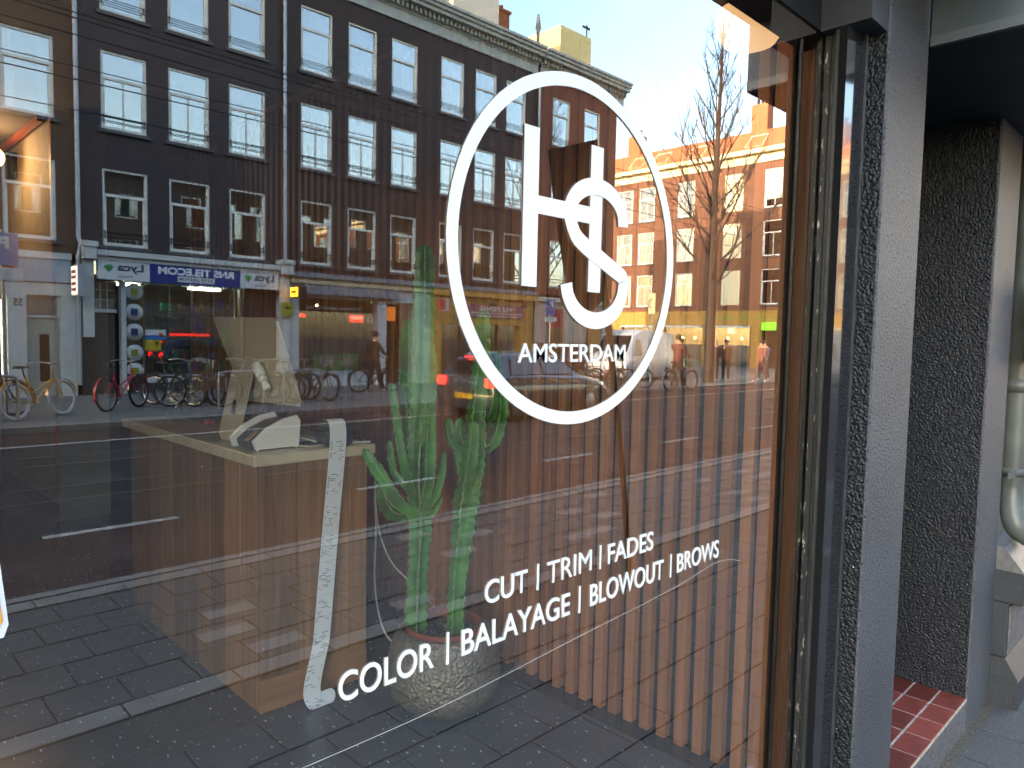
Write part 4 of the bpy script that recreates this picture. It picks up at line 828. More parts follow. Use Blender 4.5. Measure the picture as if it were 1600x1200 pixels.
bx('door_reveal', M_dark, sB, 5.99, 6.09, YF-.3, YF-.2, PZ, 2.02); bx('post', M_white2, sB, 6.095, 6.21, YF-.2, YF+.02, PZ, 2.75); bx('post', mat('brown_post', '6a5238', .5), sB, 6.62, 6.68, YF-.2, YF-.02, .35, 2.75); bx('post', MATS['brown_post'], sB, 9.28, 9.36, YF-.2, YF, .35, 2.75)
pn = bx('shop_pane', M_paneS, sB, 6.21, 9.36, YF-.08, YF-.07, .35, 2.75); bx('apron', mat('apron_dark', '23252b', .5), sB, 6.21, 9.4, YF-.2, YF+.01, PZ, .345)
bx('apron_strip', M_sw, sB, 6.7, 9.2, YF+.0105, YF+.014, .10, .30)
bx('brick_pier', M_brB, sB, 9.42, 10.40, YF-.3, YF-.06, PZ, 3.24)
for z in (2.5, 1.97, 1.45, .9, .42):
    c_ = MB().lathe([(0, 0), (.215, 0), (.215, .05), (0, .05)], (6.42, YF-.05, z), 28, axis='y').build('round_sign', mat('round_sign_white', 'b6bcbc', .5), sB)
    rrr = random.Random(int(z*9)); mm = mat('emblem_%d' % int(z*10), rrr.choice(['a0322c', '8a8a2a', '26356a', '22262c', '2c3c6a']), .5)
    bx('emblem', mm, c_, 6.33, 6.50, YF+.0005, YF+.004, z-.09, z+.09)
bx('interior_wall', mat('dim_shop_wall', (0, 0, 0)), sB, 6.0, 10.3, YF-3.2, YF-3.1, PZ, 3.1); bx('interior_ceiling', mat('shop_ceiling', (.16, .17, .16), .8), sB, 6.1, 9.9, YF-3.1, YF-.3, 2.78, 2.82)
for a in ((6.3, 6.9, .9), (8.2, 9.1, .95)): bx('light_tube', sg('f4ffe8', 14.0), sB, a[0], a[1], YF-a[2]-.12, YF-a[2], 2.70, 2.75)
rr = random.Random(12)
cl = ['3a5aa0', '2a9a70', '2f4f90', '9a3a3a', '23365c', '1d5a44', '6d6d6d', '7a2c2c', '2b2b33', '4a7f6a', '8a6a3a', '30305a', '15181c', '1a1d22']
for r in range(6):
    for k in range(15):
        x = 6.75+k*.17+rr.uniform(-.02, .02); z = .4+r*.33; hgt = rr.uniform(.14, .28)
        if rr.random() < .75: bx('boxed_article', mat('stock_'+(c_ := rr.choice(cl)), c_, .6), sB, x, x+.13, YF-.62, YF-.5, z, z+hgt)
for r in range(6): bx('shelf', MATS['black_paint'] if 'black_paint' in MATS else M_black, sB, 6.7, 9.3, YF-.64, YF-.45, .37+r*.33, .39+r*.33)
bx('poster', M_sw, sB, 6.62, 7.22, YF-.069, YF-.065, 1.37, 1.52); bx('poster', mat('poster_blue', '2f6fb0', .5), sB, 6.62, 7.22, YF-.069, YF-.065, 1.25, 1.369); MB().lathe([(0, 0), (.06, 0), (.06, .004), (0, .004)], (7.1, YF-.0645, 1.38), 16, axis='y').build('poster_dot', mat('poster_orange', 'c4502c', .5), sB)
p_ = bx('poster', mat('poster_yellow', 'b9a52c', .5), sB, 6.62, 7.10, YF-.069, YF-.065, .96, 1.245); text('lettering', 'W', M_black, p_, 6.93, 7.05, 1.10, 1.2, YF-.0645, face=1, bold=.06)
for x, z, c_ in ((8.05, 2.0, 'sign_blue'), (8.12, 1.62, 'sign_blue'), (8.75, 2.25, 'sign_blue')): MB().lathe([(0, 0), (.16, 0), (.16, .01), (0, .01)], (x, YF-.12, z), 18, axis='y').build('window_emblem', MATS[c_], sB)
for x, z in ((8.02, 2.02), (8.14, 2.13), (8.9, 2.15)): bx('window_emblem', mat('poster_amber', 'c88a2a', .5), sB, x, x+.13, YF-.108, YF-.1, z, z+.13)
bx('led_sign', sg('a01810', 1.2), sB, 7.4, 8.5, YF-.30, YF-.28, 1.36, 1.43)
fairy = MB(); rr = random.Random(6)
for x in (6.7, 7.35, 7.95, 8.55, 9.15):
    for k in range(9): z = 2.7-k*.10-rr.uniform(0, .03); fairy.box(x, x+.010, YF-.14, YF-.130, z, z+.010)
kind(fairy.build('fairy_lights', sg('fff4e0', 1.2), sB), 'stuff')
ys = front('lit_yellow_sign', 'small glowing orange projecting sign above a green one between phone shop and massage salon', 'sign', 10.8)
bx('case', M_black, ys, 10.72, 10.99, YF+.25, YF+.72, 2.56, 2.90); bx('lit_face', sg('f0a020', 1.6), ys, 10.70, 10.7195, YF+.27, YF+.70, 2.59, 2.87); bx('lettering', mat('sign_red', 'b84438'), ys, 10.695, 10.6995, YF+.34, YF+.62, 2.70, 2.77)
gs = front('green_notice_sign', 'yellow-green notice board hanging below the glowing orange sign', 'sign', 10.6)
bx('board', mat('lime_board', '8f9c2a', .5), gs, 10.46, 10.80, YF+.20, YF+.23, 2.0, 2.42); bx('lettering', M_black, gs, 10.55, 10.72, YF+.2305, YF+.232, 2.22, 2.30)
# C1: massage salon
sC = front('massage_salon', 'massage salon front number 51 with red neon letters and green posters', 'shop', 13.4)
M_gl = mat('lead_grey_ledge', '747a80', .5, noise=.15, nscale=3)
bx('ledge', M_gl, sC, 10.8, 21.5, YF-.3, YF+.28, 3.22, 3.37); bx('cream_trim', M_cream, sC, 10.8, 16.2, YF-.3, YF+.16, 3.04, 3.215)
bx('upper_panel', M_white2, sC, 10.8, 16.2, YF-.3, YF+.02, 2.62, 3.038); bx('awning_case', M_gl, sC, 11.2, 14.7, YF+.021, YF+.28, 2.72, 3.0)
bx('pilaster', M_white2, sC, 10.79, 11.08, YF-.3, YF+.10, PZ, 2.618); bx('pilaster', M_white2, sC, 13.98, 14.32, YF-.3, YF+.08, PZ, 2.618); bx('pilaster', mat('pale_green_pilaster', 'a9b7a6', .5), sC, 15.5, 16.18, YF-.3, YF+.10, PZ, 3.03)
bx('apron', M_white2, sC, 11.085, 13.975, YF-.25, YF+.04, PZ, .10); bx('inner_apron', M_zinc, sC, 11.1, 13.97, YF-.3, YF-.12, .101, .32)
bx('shop_pane', M_paneS, sC, 11.085, 13.975, YF-.09, YF-.08, .33, 2.61); bx('interior_wall', mat('dark_red_wall', (.045, .022, .02), .8), sC, 10.9, 15.4, YF-2.6, YF-2.5, PZ, 3.0)
for x in (11.7, 12.0, 12.25): bx('brown_curtain', mat('brown_drape', (.06, .028, .022), .9), sC, x, x+.2, YF-1.2, YF-1.1, .3, 2.2)
t_ = text('neon_letters', 'OPEN', sg('d82418', 3), sC, 11.12, 11.42, 2.0, 2.11, YF-.12, face=1, bold=.01)
m_ = bx('neon_panel', sg('b81810', 1.6), sC, 13.02, 13.54, YF-.16, YF-.13, 1.90, 2.14); text('neon_letters', 'massage', sg('ff5040', 3), m_, 13.05, 13.51, 1.95, 2.10, YF-.1295, face=1, bold=.01)
text('number', '51', M_white, sC, 13.66, 13.92, 1.88, 2.08, YF-.079, face=1, bold=.02); text('lettering', 'TRADITIONAL CHINESE MASSAGE', M_white2, sC, 11.4, 13.4, 2.28, 2.36, YF-.079, face=1)
pass
p_ = bx('green_poster', mat('poster_green', '5c9440', .5), sC, 11.75, 13.35, YF-.17, YF-.15, .33, .85)
for x in (11.95, 12.65): bx('poster_photo', mat('poster_photo', 'b09a8a', .5, noise=.4, nscale=9), p_, x, x+.5, YF-.149, YF-.146, .43, .78)
for k in range(9): MB().lathe([(0, 0), (.06, .0), (.05, .08), (.03, .1), (0, .1)], (11.15+k*.075, YF-.2, .33+(k % 3)*.06), 8).build('stone_ornament', mat('stone_orn', '6f665c', .7), sC)
MB().lathe([(0, -.05), (.05, 0), (0, .05)], (12.2, YF-.8, 2.42), 12).build('bulb', sg('ffd890', 8), sC)
bx('door_recess', mat('dark_brown_recess', (.03, .018, .013), .6), sC, 14.33, 15.49, YF-.9, YF-.8, PZ, 2.6); bx('recess_glow', sg('8a4c1c', .6), sC, 14.9, 15.3, YF-.79, YF-.78, 2.0, 2.5)
sj = front('red_projecting_sign', 'small red and white projecting sign on the pale green pilaster', 'sign', 16.3)
bx('case', M_zinc, sj, 16.36, 16.5, YF+.25, YF+.75, 2.40, 2.84); bx('face', mat('sign_pink', 'a84a44', .5, noise=.5, nscale=14), sj, 16.345, 16.3595, YF+.27, YF+.73, 2.42, 2.82)
# C2: YU FENG
sY = front('yu_feng_shop', 'ochre yellow shop front with purple YU FENG sign board', 'shop', 18.9)
M_och = mat('ochre_paint', 'b4883a', .5, noise=.12, nscale=3)
bx('fascia', M_och, sY, 16.21, 21.5, YF-.3, YF+.06, 1.98, 2.98); bx('cornice', M_och, sY, 16.2, 21.52, YF-.3, YF+.24, 2.985, 3.215)
bx('post', M_och, sY, 16.21, 16.75, YF-.3, YF+.05, PZ, 1.978); bx('post', M_och, sY, 20.75, 21.5, YF-.3, YF+.05, PZ, 1.978)
bx('shop_pane', M_paneS, sY, 16.76, 20.74, YF-.12, YF-.11, PZ, 1.97); bx('interior_wall', mat('dark_brown_recess', (0, 0, 0)), sY, 16.3, 21.2, YF-1.2, YF-1.1, PZ, 3.0)
for x in (17.7, 18.2, 19.6): bx('door_frame', mat('brown_frame', '4a3026', .5), sY, x, x+.09, YF-.16, YF-.05, PZ, 1.97)
s_ = bx('sign_board', mat('sign_plum', '8a5560', .5), sY, 17.9, 20.92, YF+.065, YF+.12, 2.24, 2.74)
text('lettering', 'YU FENG', M_white, s_, 18.55, 20.3, 2.50, 2.67, YF+.1205, face=1, bold=.02)
dl = MB(); rr = random.Random(3)
for z in (2.28, 2.39):
    x = 18.1
    while x < 20.75: w_ = rr.uniform(.02, .05); dl.box(x, x+w_, YF+.1202, YF+.122, z, z+rr.uniform(.035, .05)); x += w_+rr.choice([.015, .02, .05])
kind(dl.build('small_lettering', M_white, s_), 'stuff')
for x in (18.9, 20.55): MB().tube([(x, YF+.1, 2.95), (x, YF+.35, 3.0), (x, YF+.45, 2.88)], .015, 6).lathe([(0, 0), (.12, -.10), (.13, -.22), (0, -.20)], (x, YF+.45, 2.88), 14).build('sign_lamp', M_black, sY)
# D ground floor
sD = front('corner_house_front', 'white plastered ground floor of the corner house with small red hanging sign', 'shop front', 24)
bx('ledge', M_corn, sD, 21.65, 26.9, YF-.3, YF+.2, 3.02, 3.2); bx('wall', mat('white_stone_wall', 'a8a49c', .7, noise=.15, nscale=2), sD, 21.65, 26.74, YF-.4, YF+.03, 1.32, 3.018); bx('plinth', M_brD, sD, 21.65, 26.74, YF-.4, YF+.05, PZ, 1.318)
for x in (22.4, 25.0): bx('door', mat('ochre_grille_door', '7d5a30', .5), sD, x, x+.95, YF+.051, YF+.07, PZ, 2.5)
for k in range(7): bx('grille_bar', M_och, sD, 25.05+k*.13, 25.09+k*.13, YF+.0705, YF+.08, .2, 2.4)
hs = front('red_hanging_sign', 'dull red hanging sign on the white front of the corner house', 'sign', 22.3)
bx('board', mat('dull_red_board', '8a3a44', .5), hs, 22.25, 22.33, YF+.2, YF+.95, 1.95, 2.65); bx('arm', M_black, hs, 22.27, 22.31, YF+.03, YF+.98, 2.66, 2.69)

# --- E: sunlit house across the end of the street, F: taller white house beside it
XE = 44.0
HE = thing('orange_brick_house', 'sunlit orange brick house closing the end of the street with a yellow shop strip below', 'building', (XE, -27, PZ), 'houses at the street end')
cE = [31.95, 30.05, 26.8, 23.25, 20.45, 34.4]; rE = [10.02, 6.98, 3.93]
wm = MB(); ops = [(-c-.68, -c+.68, r, r+(2.4 if r > 9 else 2.25)) for c in cE for r in rE]
wall_openings(wm, -36, -19.0, 2.58, 12.9, ops, XE, .14, -1, ax='x'); wm.build('wall', M_brE, HE)
bx('side_wall', M_brE, HE, XE+.45, XE+10, -19.01, -19.2, PZ, 12.9); bx('room_backing', M_dark, HE, XE+1, XE+1.1, -36, -19.2, 2.6, 12.8)
WE = {r: win_set(1.36, (2.4 if r > 9 else 2.25), mull=True, style='far') for r in (rE[0], rE[1])}; WE[rE[2]] = WE[rE[1]]
M_shut = mat('cream_shutter', 'd8cfa8', .6)
for c in cE:
    for r in rE:
        if c == 23.25:
            bx('shutter', M_shut, HE, XE+.03, XE+.09, -c-.68, -c+.68, r, r+(2.4 if r > 9 else 2.25))
        else: put_window(HE, XE, r, ['none', 'none', 'curtain'][int(c*7+r) % 3], True, y=-c, rz=pi/2, rail=False, S_=WE[r])
bx('frieze', M_cream, HE, XE-.08, XE+.3, -36, -19.0, 12.9, 13.45); bx('cornice', M_cream, HE, XE-.45, XE+.3, -36, -18.9, 13.452, 13.72)
MB().add([(XE-.3, -36, 13.722), (XE-.3, -18.95, 13.722), (XE+1.3, -18.95, 15.3), (XE+1.3, -36, 15.3), (XE+9, -18.95, 15.3), (XE+9, -36, 15.3), (XE+9, -18.95, 12), (XE+9, -36, 12)], [(0, 1, 2, 3), (3, 2, 4, 5), (1, 6, 4, 2)]).build('roof', M_tileroof, HE)
for v in (31.2, 29.2, 26.3, 22.0): 
    MB().add([(XE-.02, -v-.55, 13.95), (XE-.02, -v+.55, 13.95), (XE+.85, -v+.55, 14.86), (XE+.85, -v-.55, 14.86)], [(0, 1, 2, 3)]).build('skylight', M_paneW, HE)
    MB().tube([(XE-.02, -v-.58, 13.95), (XE+.87, -v-.58, 14.87), (XE+.87, -v+.58, 14.87), (XE-.02, -v+.58, 13.95), (XE-.02, -v-.58, 13.95)], .05, 4).build('skylight_frame', M_cream, HE)
for v in (32.2, 22.3):
    bx('chimney', M_chb, HE, XE+1.2, XE+2.0, -v-.55, -v+.55, 15.0, 17.0 if v < 30 else 16.7); zz = 17.0 if v < 30 else 16.7
    for k in range(3): MB().tube([(XE+1.6, -v-.3+k*.3, zz), (XE+1.6, -v-.3+k*.3, zz+.45)], .1, 8).build('chimney_pot', M_dark, HE)
sE = thing('yellow_corner_cafe', 'yellow cafe front with green lettering under the orange brick house', 'cafe', (XE, -26, PZ))
M_ye = mat('cafe_yellow', 'a27a28', .5, noise=.1); M_gt2 = mat('green_lettering', '6c8a2c', .5)
bx('fascia', M_ye, sE, XE-.12, XE+.2, -36, -19.0, 2.6, 3.55)
dl = MB(); x = -25.0
while x < -20.9: w_ = rr.uniform(.08, .2); dl.box(XE-.124, XE-.1205, x, x+w_, 2.98, 2.98+rr.choice([.18, .18, .28])); x += w_+rr.choice([.06, .08, .25])
kind(dl.build('green_lettering', M_gt2, sE), 'stuff')
for a, b in ((32.6, 31.9), (28.9, 28.2), (25.1, 24.6), (21.6, 20.9), (19.5, 19.0)): bx('pier', M_ye, sE, XE-.1, XE+.2, -a, -b, PZ, 2.598)
bx('cafe_pane', M_paneS, sE, XE+.05, XE+.06, -36, -19.1, PZ, 2.59); bx('interior_wall', mat('cafe_inside', (.05, .035, .025), .8), sE, XE+3, XE+3.1, -36, -19.1, PZ, 2.6)
for a, b in ((31.8, 28.95), (28.1, 25.15), (24.5, 21.65)): bx('awning_bar', M_white2, sE, XE-.30, XE-.121, -a, -b, 2.45, 2.58)
for v in (28.0, 27.1, 26.1, 23.6, 22.6, 21.8): MB().lathe([(0, -.09), (.08, -.04), (.08, .04), (0, .09)], (XE+.6, -v, 1.75), 10).build('bulb', sg('ffcf60', 9), sE)
bx('green_cross_sign', sg('30c860', 2), sE, XE+.4, XE+.45, -23.5, -23.1, 2.1, 2.4); bx('lime_sign', sg('5ac818', .9), sE, XE-.5, XE-.2, -20.7, -19.9, 2.3, 2.75)
bx('lit_panel', sg('d89830', 1.2), sE, XE+.3, XE+.35, -21.6, -21.3, .5, 2.3)
HF = thing('white_gabled_house', 'tall white plastered house in full sun beside the orange brick house', 'building', (XE, -15, PZ), 'houses at the street end')
wm = MB(); ops = [(-a-.6, -a+.6, r, r+2.2) for a in (17.4, 14.6, 11.8, 9.0) for r in (4.0, 7.1, 10.2)]
wall_openings(wm, -18.98, -6, PZ, 15.6, ops, XE-.3, .14, -1, ax='x'); wm.build('wall', mat('sunlit_white_render', 'ded4bc', .7), HF); bx('room_backing', M_dark, HF, XE+1, XE+1.1, -18.9, -6, 0, 15); bx('cornice', M_white, HF, XE-.7, XE+.6, -18.98, -6, 15.602, 16.1)
for a, b, c, d in ops: put_window(HF, XE-.3, c, 'blind', True, y=(a+b)/2, rz=pi/2, rail=False, S_=WE[rE[1]])
# unseen block added at the far (sunward) end, keeps the low sun off the near pavement
HZ = thing('added_sun_block', 'unseen brick block added at the sunward street end to block the low sun', 'building', (-48, -10, PZ))
bx('wall', M_brO, HZ, -56, -48, -22, 8, PZ, 21.5); bx('roof', M_zinc, HZ, -56.3, -47.7, -22.3, 8.3, 21.501, 21.8)

# ------------------------------------------------------------------ street things
# overhead tram wires
for i, (v, x0, z0) in enumerate(((9.0, 0, 4.42), (9.0, 0, 4.92), (9.6, 0, 5.35), (9.6, 0, 5.45), (11.5, 0, 5.4), (11.5, 0, 4.75))):
    w = MB().tube([(x, -v, z0+.12*sin(x*.25+i)*.3) for x in range(-40, 46, 3)], .008, 5).build('overhead_wire', M_black)
    tag(w, ['lowest overhead wire crossing the first floor windows', 'second lowest overhead wire crossing the first floor', 'lower wire of the close pair above the road', 'upper wire of the close pair above the road', 'higher overhead wire nearer the far houses', 'lower overhead wire nearer the far houses'][i], 'wire', 'overhead tram wires above the road')
def bike_meshes(cf, tyre='1a1a1a', rim=M_steel):
    mf = mat('bike_'+cf, cf, .35, .1, coat=.3); mt = mat('tyre_'+tyre, tyre, .7); R = .34; d = {}
    d['tyre'] = MB().torus(R-.02, .028, (0, 0, 0), 36, 8, 0, 'y').mesh('wheel', [mt])
    m = MB().torus(R-.045, .011, (0, 0, 0), 32, 5)
    d['rim'] = m.mesh('rim', [rim]); s = MB()
    for k in range(16): a = 2*pi*k/16; s.tube([(.015*cos(a+1), .015*(-1)**k, .015*sin(a+1)), ((R-.05)*cos(a), 0, (R-.05)*sin(a))], .0016, 3, cap=False)
    s.tube([(0, -.04, 0), (0, .04, 0)], .02, 8); d['spokes'] = s.mesh('spokes', [M_steel])
    f = MB(); A = Vector; bb, st, ht, hb, rw, fw = A((-.08, 0, .28)), A((-.27, 0, .80)), A((.36, 0, .86)), A((.39, 0, .70)), A((-.52, 0, R)), A((.56, 0, R))
    for a, b, r in ((bb, st, .017), (bb, hb, .020), (st*.35+bb*.65, hb*.98+A((0, 0, .03)), .018), (hb, ht, .02)): f.tube([a, b], r, 8)
    for sy in (-.05, .05): f.tube([A((bb.x, sy*.5, bb.z)), A((rw.x, sy, rw.z))], .010, 6).tube([A((st.x+.03, 0, st.z-.1)), A((rw.x, sy, rw.z))], .009, 6).tube([hb, A((hb.x+.03, sy, hb.z-.04)), A((fw.x, sy, fw.z))], .012, 6)
    d['frame'] = f.mesh('frame', [mf])
    def fend(cx, a0, a1): return cable([(cx+cos(radians(a))*(R+.03), 0, R+sin(radians(a))*(R+.03)) for a in range(a0, a1+1, 20)], 3)
    d['fenders'] = [strip_mesh(fend(-.52, 20, 200), .028, mf, 'mudguard'), strip_mesh(fend(.56, 10, 170), .028, mf, 'mudguard')]
    d['bar'] = MB().tube(cable([(.16, -.27, 1.02), (.28, -.26, 1.04), (.35, -.12, 1.02), (.36, 0, 1.0), (.35, .12, 1.02), (.28, .26, 1.04), (.16, .27, 1.02)], 4), .012, 8).tube([(.36, 0, .86), (.36, 0, 1.0)], .014, 8).tube([(.15, -.27, 1.02), (.06, -.275, 1.01)], .017, 8).tube([(.15, .27, 1.02), (.06, .275, 1.01)], .017, 8).mesh('handlebar', [M_steel])
    sd = MB().add([(-.13, -.10, 0), (-.15, 0, .012), (-.13, .10, 0), (0, .045, -.005), (.13, .018, 0), (.14, 0, .0), (.13, -.018, 0), (0, -.045, -.005), (-.12, -.08, .05), (-.14, 0, .055), (-.12, .08, .05), (0, .035, .045), (.12, .012, .035), (.13, 0, .035), (.12, -.012, .035), (0, -.035, .045)],
                  [tuple(range(8)), tuple(range(15, 7, -1))]+[(i, i+8, (i+1) % 8+8, (i+1) % 8) for i in range(8)], 0, True).tube([(0, 0, 0), (.02, 0, -.16)], .013, 6)
    d['saddle'] = sd.mesh('saddle', [M_rubber])
    d['rack'] = MB().box(-.82, -.36, -.06, -.045, .72, .735).box(-.82, -.36, .045, .06, .72, .735).box(-.82, -.80, -.045, .045, .72, .735).box(-.6, -.58, -.045, .045, .72, .735).tube([(-.74, .055, .72), (-.53, .055, R)], .006, 5).tube([(-.74, -.055, .72), (-.53, -.055, R)], .006, 5).mesh('carrier', [M_rubber])
    d['crank'] = MB().lathe([(.085, -.004), (.085, .004), (.02, .004), (.02, -.004)], (-.08, -.05, .28), 18, axis='y').box(-.09, -.07, -.075, -.06, .11, .29).box(-.12, -.03, -.15, -.08, .10, .12).box(-.09, -.07, .06, .075, .27, .45).box(-.12, -.03, .08, .15, .44, .46).mesh('crank', [M_steel])
    return d
def strip_mesh(P, hw, m, name):
    mb = MB(); n = len(P); vs = []
    for p in P: vs += [p+Vector((0, -hw, 0)), p+Vector((0, hw, 0))]
    return mb.add(vs, [(2*i, 2*i+1, 2*i+3, 2*i+2) for i in range(n-1)], 0, True).mesh(name, [m])
BK = {c: bike_meshes(*a) for c, a in {'black': ('16181b',), 'yellow': ('c08a28', 'b4b6b4', mat('white_rim', 'c4c8cc', .4)), 'red': ('a83440',), 'blue': ('28405e', '1a1a1a', M_chrome), 'green': ('3f5c4a',), 'silver': ('8a9094',)}.items()}
def bike(x, v, rz, c, label, lean=.06, grp='bicycles on the far pavement', cat='bicycle'):
    t = thing('bicycle', label, cat, (x, -v, PZ), grp, rz); t.rotation_euler = (lean, 0, rz); s = BK[c]
    for px in (-.52, .56):
        w = link('wheel', s['tyre'], t, (px, 0, .34)); link('rim', s['rim'], w); link('spokes', s['spokes'], w)
    for k in ('frame', 'bar', 'rack', 'crank'): link(s[k].name.split('.')[0], s[k], t)
    for f in s['fenders']: link('mudguard', f, t)
    link('saddle', s['saddle'], t, (-.30, 0, .93)); return t
bike(3.25, 14.9, radians(-35), 'yellow', 'yellow framed bicycle with white rims standing nearest to the kerb')
bike(2.4, 15.6, radians(10), 'black', 'black bicycle with a dark child seat behind the steel hoop'); bike(1.7, 14.9, radians(190), 'black', 'black bicycle half hidden at the far left of the row')
bike(4.9, 15.6, radians(-40), 'red', 'bicycle with white and red front fork beside the brown door')
for i, (x, v, a, c, l) in enumerate([(6.0, 15.9, 60, 'blue', 'dark blue bicycle with chrome rims at the left end of the packed row'), (6.6, 16.1, 70, 'black', 'black bicycle second in the packed row before the phone shop'), (7.2, 15.8, 50, 'black', 'black bicycle with raised handlebar in the middle of the packed row'),
    (7.8, 16.2, 75, 'blue', 'dark bicycle fourth in the packed row before the phone shop'), (8.4, 15.9, 40, 'black', 'black bicycle leaning beside the right steel hoop'), (9.0, 16.2, 65, 'green', 'green bicycle at the right end of the packed row'), (7.5, 15.2, 20, 'black', 'black bicycle standing crosswise before the packed row'), (6.3, 15.4, 35, 'black', 'black bicycle at the front left of the packed row'), (8.1, 15.5, 55, 'black', 'black bicycle squeezed in at the front of the packed row'), (9.4, 15.7, 80, 'black', 'black bicycle before the brick pier of the phone shop')]):
    bike(x, v, radians(a), c, l, .1)
for i, (x, v, a, c, l) in enumerate([(17.2, 14.3, 80, 'silver', 'silver bicycle with wire basket behind the moving car'), (18.2, 14.5, 60, 'black', 'black bicycle parked under the M of AMSTERDAM'), (19.2, 14.3, 70, 'red', 'reddish bicycle in the row before the corner house'), (20.1, 14.5, 50, 'black', 'black bicycle in front of the white van'), (21.0, 14.4, 75, 'green', 'green bicycle beside the street sign pole')]):
    bike(x, v, radians(a), c, l, .08)
bike(21.3, 12.5, radians(8), 'silver', 'bicycle with red lamp and green crate ridden along the cycle path', 0)
bike(12.1, 17.0, radians(4), 'black', 'black bicycle with a standing rider before the massage salon', 0)
cr_ = thing('bicycle_crate', 'pale green crate on the front of the moving bicycle', 'crate', (21.9, -12.5, .75)); bx('body', mat('green_crate', '6f8f76', .6), cr_, 21.75, 22.1, -12.68, -12.32, .62, .88)
# steel hoops
for x, v, q_ in ((2.35, 14.6, 'beside the yellow bicycle'), (7.0, 14.6, 'before the left half of the packed row'), (8.6, 14.8, 'before the right end of the packed row')):
    t = thing('bicycle_stand', 'steel bicycle hoop '+q_, 'bicycle stand', (x, -v, PZ), 'steel bicycle hoops on the far pavement')
    MB().tube(cable([(x-.5, -v, PZ), (x-.5, -v, .5), (x-.42, -v, .62), (x, -v, .64), (x+.42, -v, .62), (x+.5, -v, .5), (x+.5, -v, PZ)], 5), .028, 10).build('hoop', M_steel, t)
# signs on poles
ps = thing('parking_sign', 'blue parking sign with white P on a steel pole at the left edge', 'road sign', (2.75, -15, PZ))
MB().tube([(2.75, -15, PZ), (2.75, -15, 3.25)], .035, 10).build('pole', M_steel, ps); pb = bx('board', mat('parking_board', '7c80a6', .5), ps, 2.30, 2.98, -14.96, -14.93, 2.62, 3.2)
text('letter', 'P', M_white, pb, 2.66, 2.84, 2.92, 3.13, -14.9295, face=1, bold=.04); bx('lower_board', M_white2, ps, 2.30, 3.05, -14.96, -14.935, 2.35, 2.58)
p2 = thing('parking_sign', 'small blue P sign on a pole before the corner house', 'road sign', (20.2, -17.5, PZ))
MB().tube([(20.2, -17.5, PZ), (20.2, -17.5, 3.0)], .03, 8).build('pole', M_steel, p2); pb = bx('board', mat('p_blue', '2c4496', .5), p2, 19.95, 20.4, -17.46, -17.44, 2.35, 2.95); text('letter', 'P', M_white, pb, 20.1, 20.28, 2.68, 2.88, -17.4395, face=1, bold=.04)
bx('lower_board', M_white2, p2, 19.9, 20.5, -17.46, -17.44, 2.12, 2.30)
p3 = thing('zone_sign', 'square white zone sign with a ring on a thin pole before the cafe', 'road sign', (24.2, -15.7, PZ))
MB().tube([(24.2, -15.7, PZ), (24.2, -15.7, 3.35)], .03, 8).build('pole', M_steel, p3); pb = MB().box(-.01, .01, -.28, .28, 2.55, 3.35).build('board', mat('zone_board', 'cfc49c', .5), p3, local=True); pb.rotation_euler = (0, 0, .5); pb.location = (-.05, 0, .17)
MB().torus(.17, .022, (-.06, 0, 3.12), 24, 6, 0, 'x').build('ring', mat('zone_ring', '7a6a66', .5), p3, local=True)
# leaning dark banner near our kerb
bn = thing('dark_banner', 'tall dark banner on a leaning pole whose reflection crosses the logo', 'banner', (4.02, -2.03, PZ))
MB().prism([(-.58, 2.91), (-.26, 2.99), (-.22, 2.45), (-.17, 1.95), (-.25, 1.86), (-.37, 1.87), (-.45, 2.1), (-.52, 2.5)], -.01, .01).build('cloth', mat('navy_black_cloth', (.006, .008, .014), .5), bn, local=True)
MB().tube([(.06, 0, 0), (-.02, 0, .8), (-.16, 0, 1.9), (-.25, 0, 2.6), (-.26, 0, 2.99)], [.02, .022, .024, .02, .012], 8).build('pole', mat('brown_pole', (.03, .018, .014), .4), bn, local=True)
bn.rotation_euler = (0, 0, .75)
# bare tree
rt_ = random.Random(21)
tr = thing('bare_tree', 'tall bare winter tree standing before the sunlit orange house', 'tree', (26.9, -14.7, PZ))
M_bark = mat('tree_bark', '31261f', .85, noise=.3, nscale=6); tk = MB(); tk.tube([(0, 0, 0), (.02, 0, 3), (.05, -.05, 7), (.25, -.1, 10.5), (.5, -.2, 13), (.7, -.3, 15.2)], [.24, .19, .15, .09, .05, .015], 10); tk.build('trunk', M_bark, tr, local=True)
br = MB(); tw = MB()
def grow(mb, p, d, L, r, dep_):
    n = 4; pts = [p]; q = p; dd = d
    for i in range(n): dd = (dd+Vector((rt_.uniform(-.13, .13), rt_.uniform(-.13, .13), rt_.uniform(.0, .16)))).normalized(); q = q+dd*L/n; pts.append(q)
    mb.tube(pts, [r*(1-.7*i/n) for i in range(n+1)], 5 if r > .02 else 3, cap=False)
    if dep_ > 0:
        for k in range(5 if dep_ > 1 else 6):
            t = rt_.uniform(.2, .97); i = min(int(t*n), n-1); pp_ = pts[i].lerp(pts[i+1], t*n-i); ax_ = Vector((rt_.uniform(-1, 1), rt_.uniform(-1, 1), rt_.uniform(.0, .7))).normalized()
            grow(tw if dep_ < 2 else mb, pp_, (dd*.75+ax_*.7).normalized(), L*rt_.uniform(.35, .5), r*.45, dep_-1)
for k in range(38):
    z = 3.6+10.6*(k/38)**.9; x = .05+max(0, z-7)*.09; a = k*2.39996; out_ = 1.0-.045*(z-3); L = 4.1*(1-(z-3.0)/14) ** .8
    grow(br, Vector((x, -.02*z, z)), Vector((cos(a)*out_, sin(a)*out_, .75+.05*(z-3))).normalized(), L, .055*(1-(z-3)/15)+.008, 2)
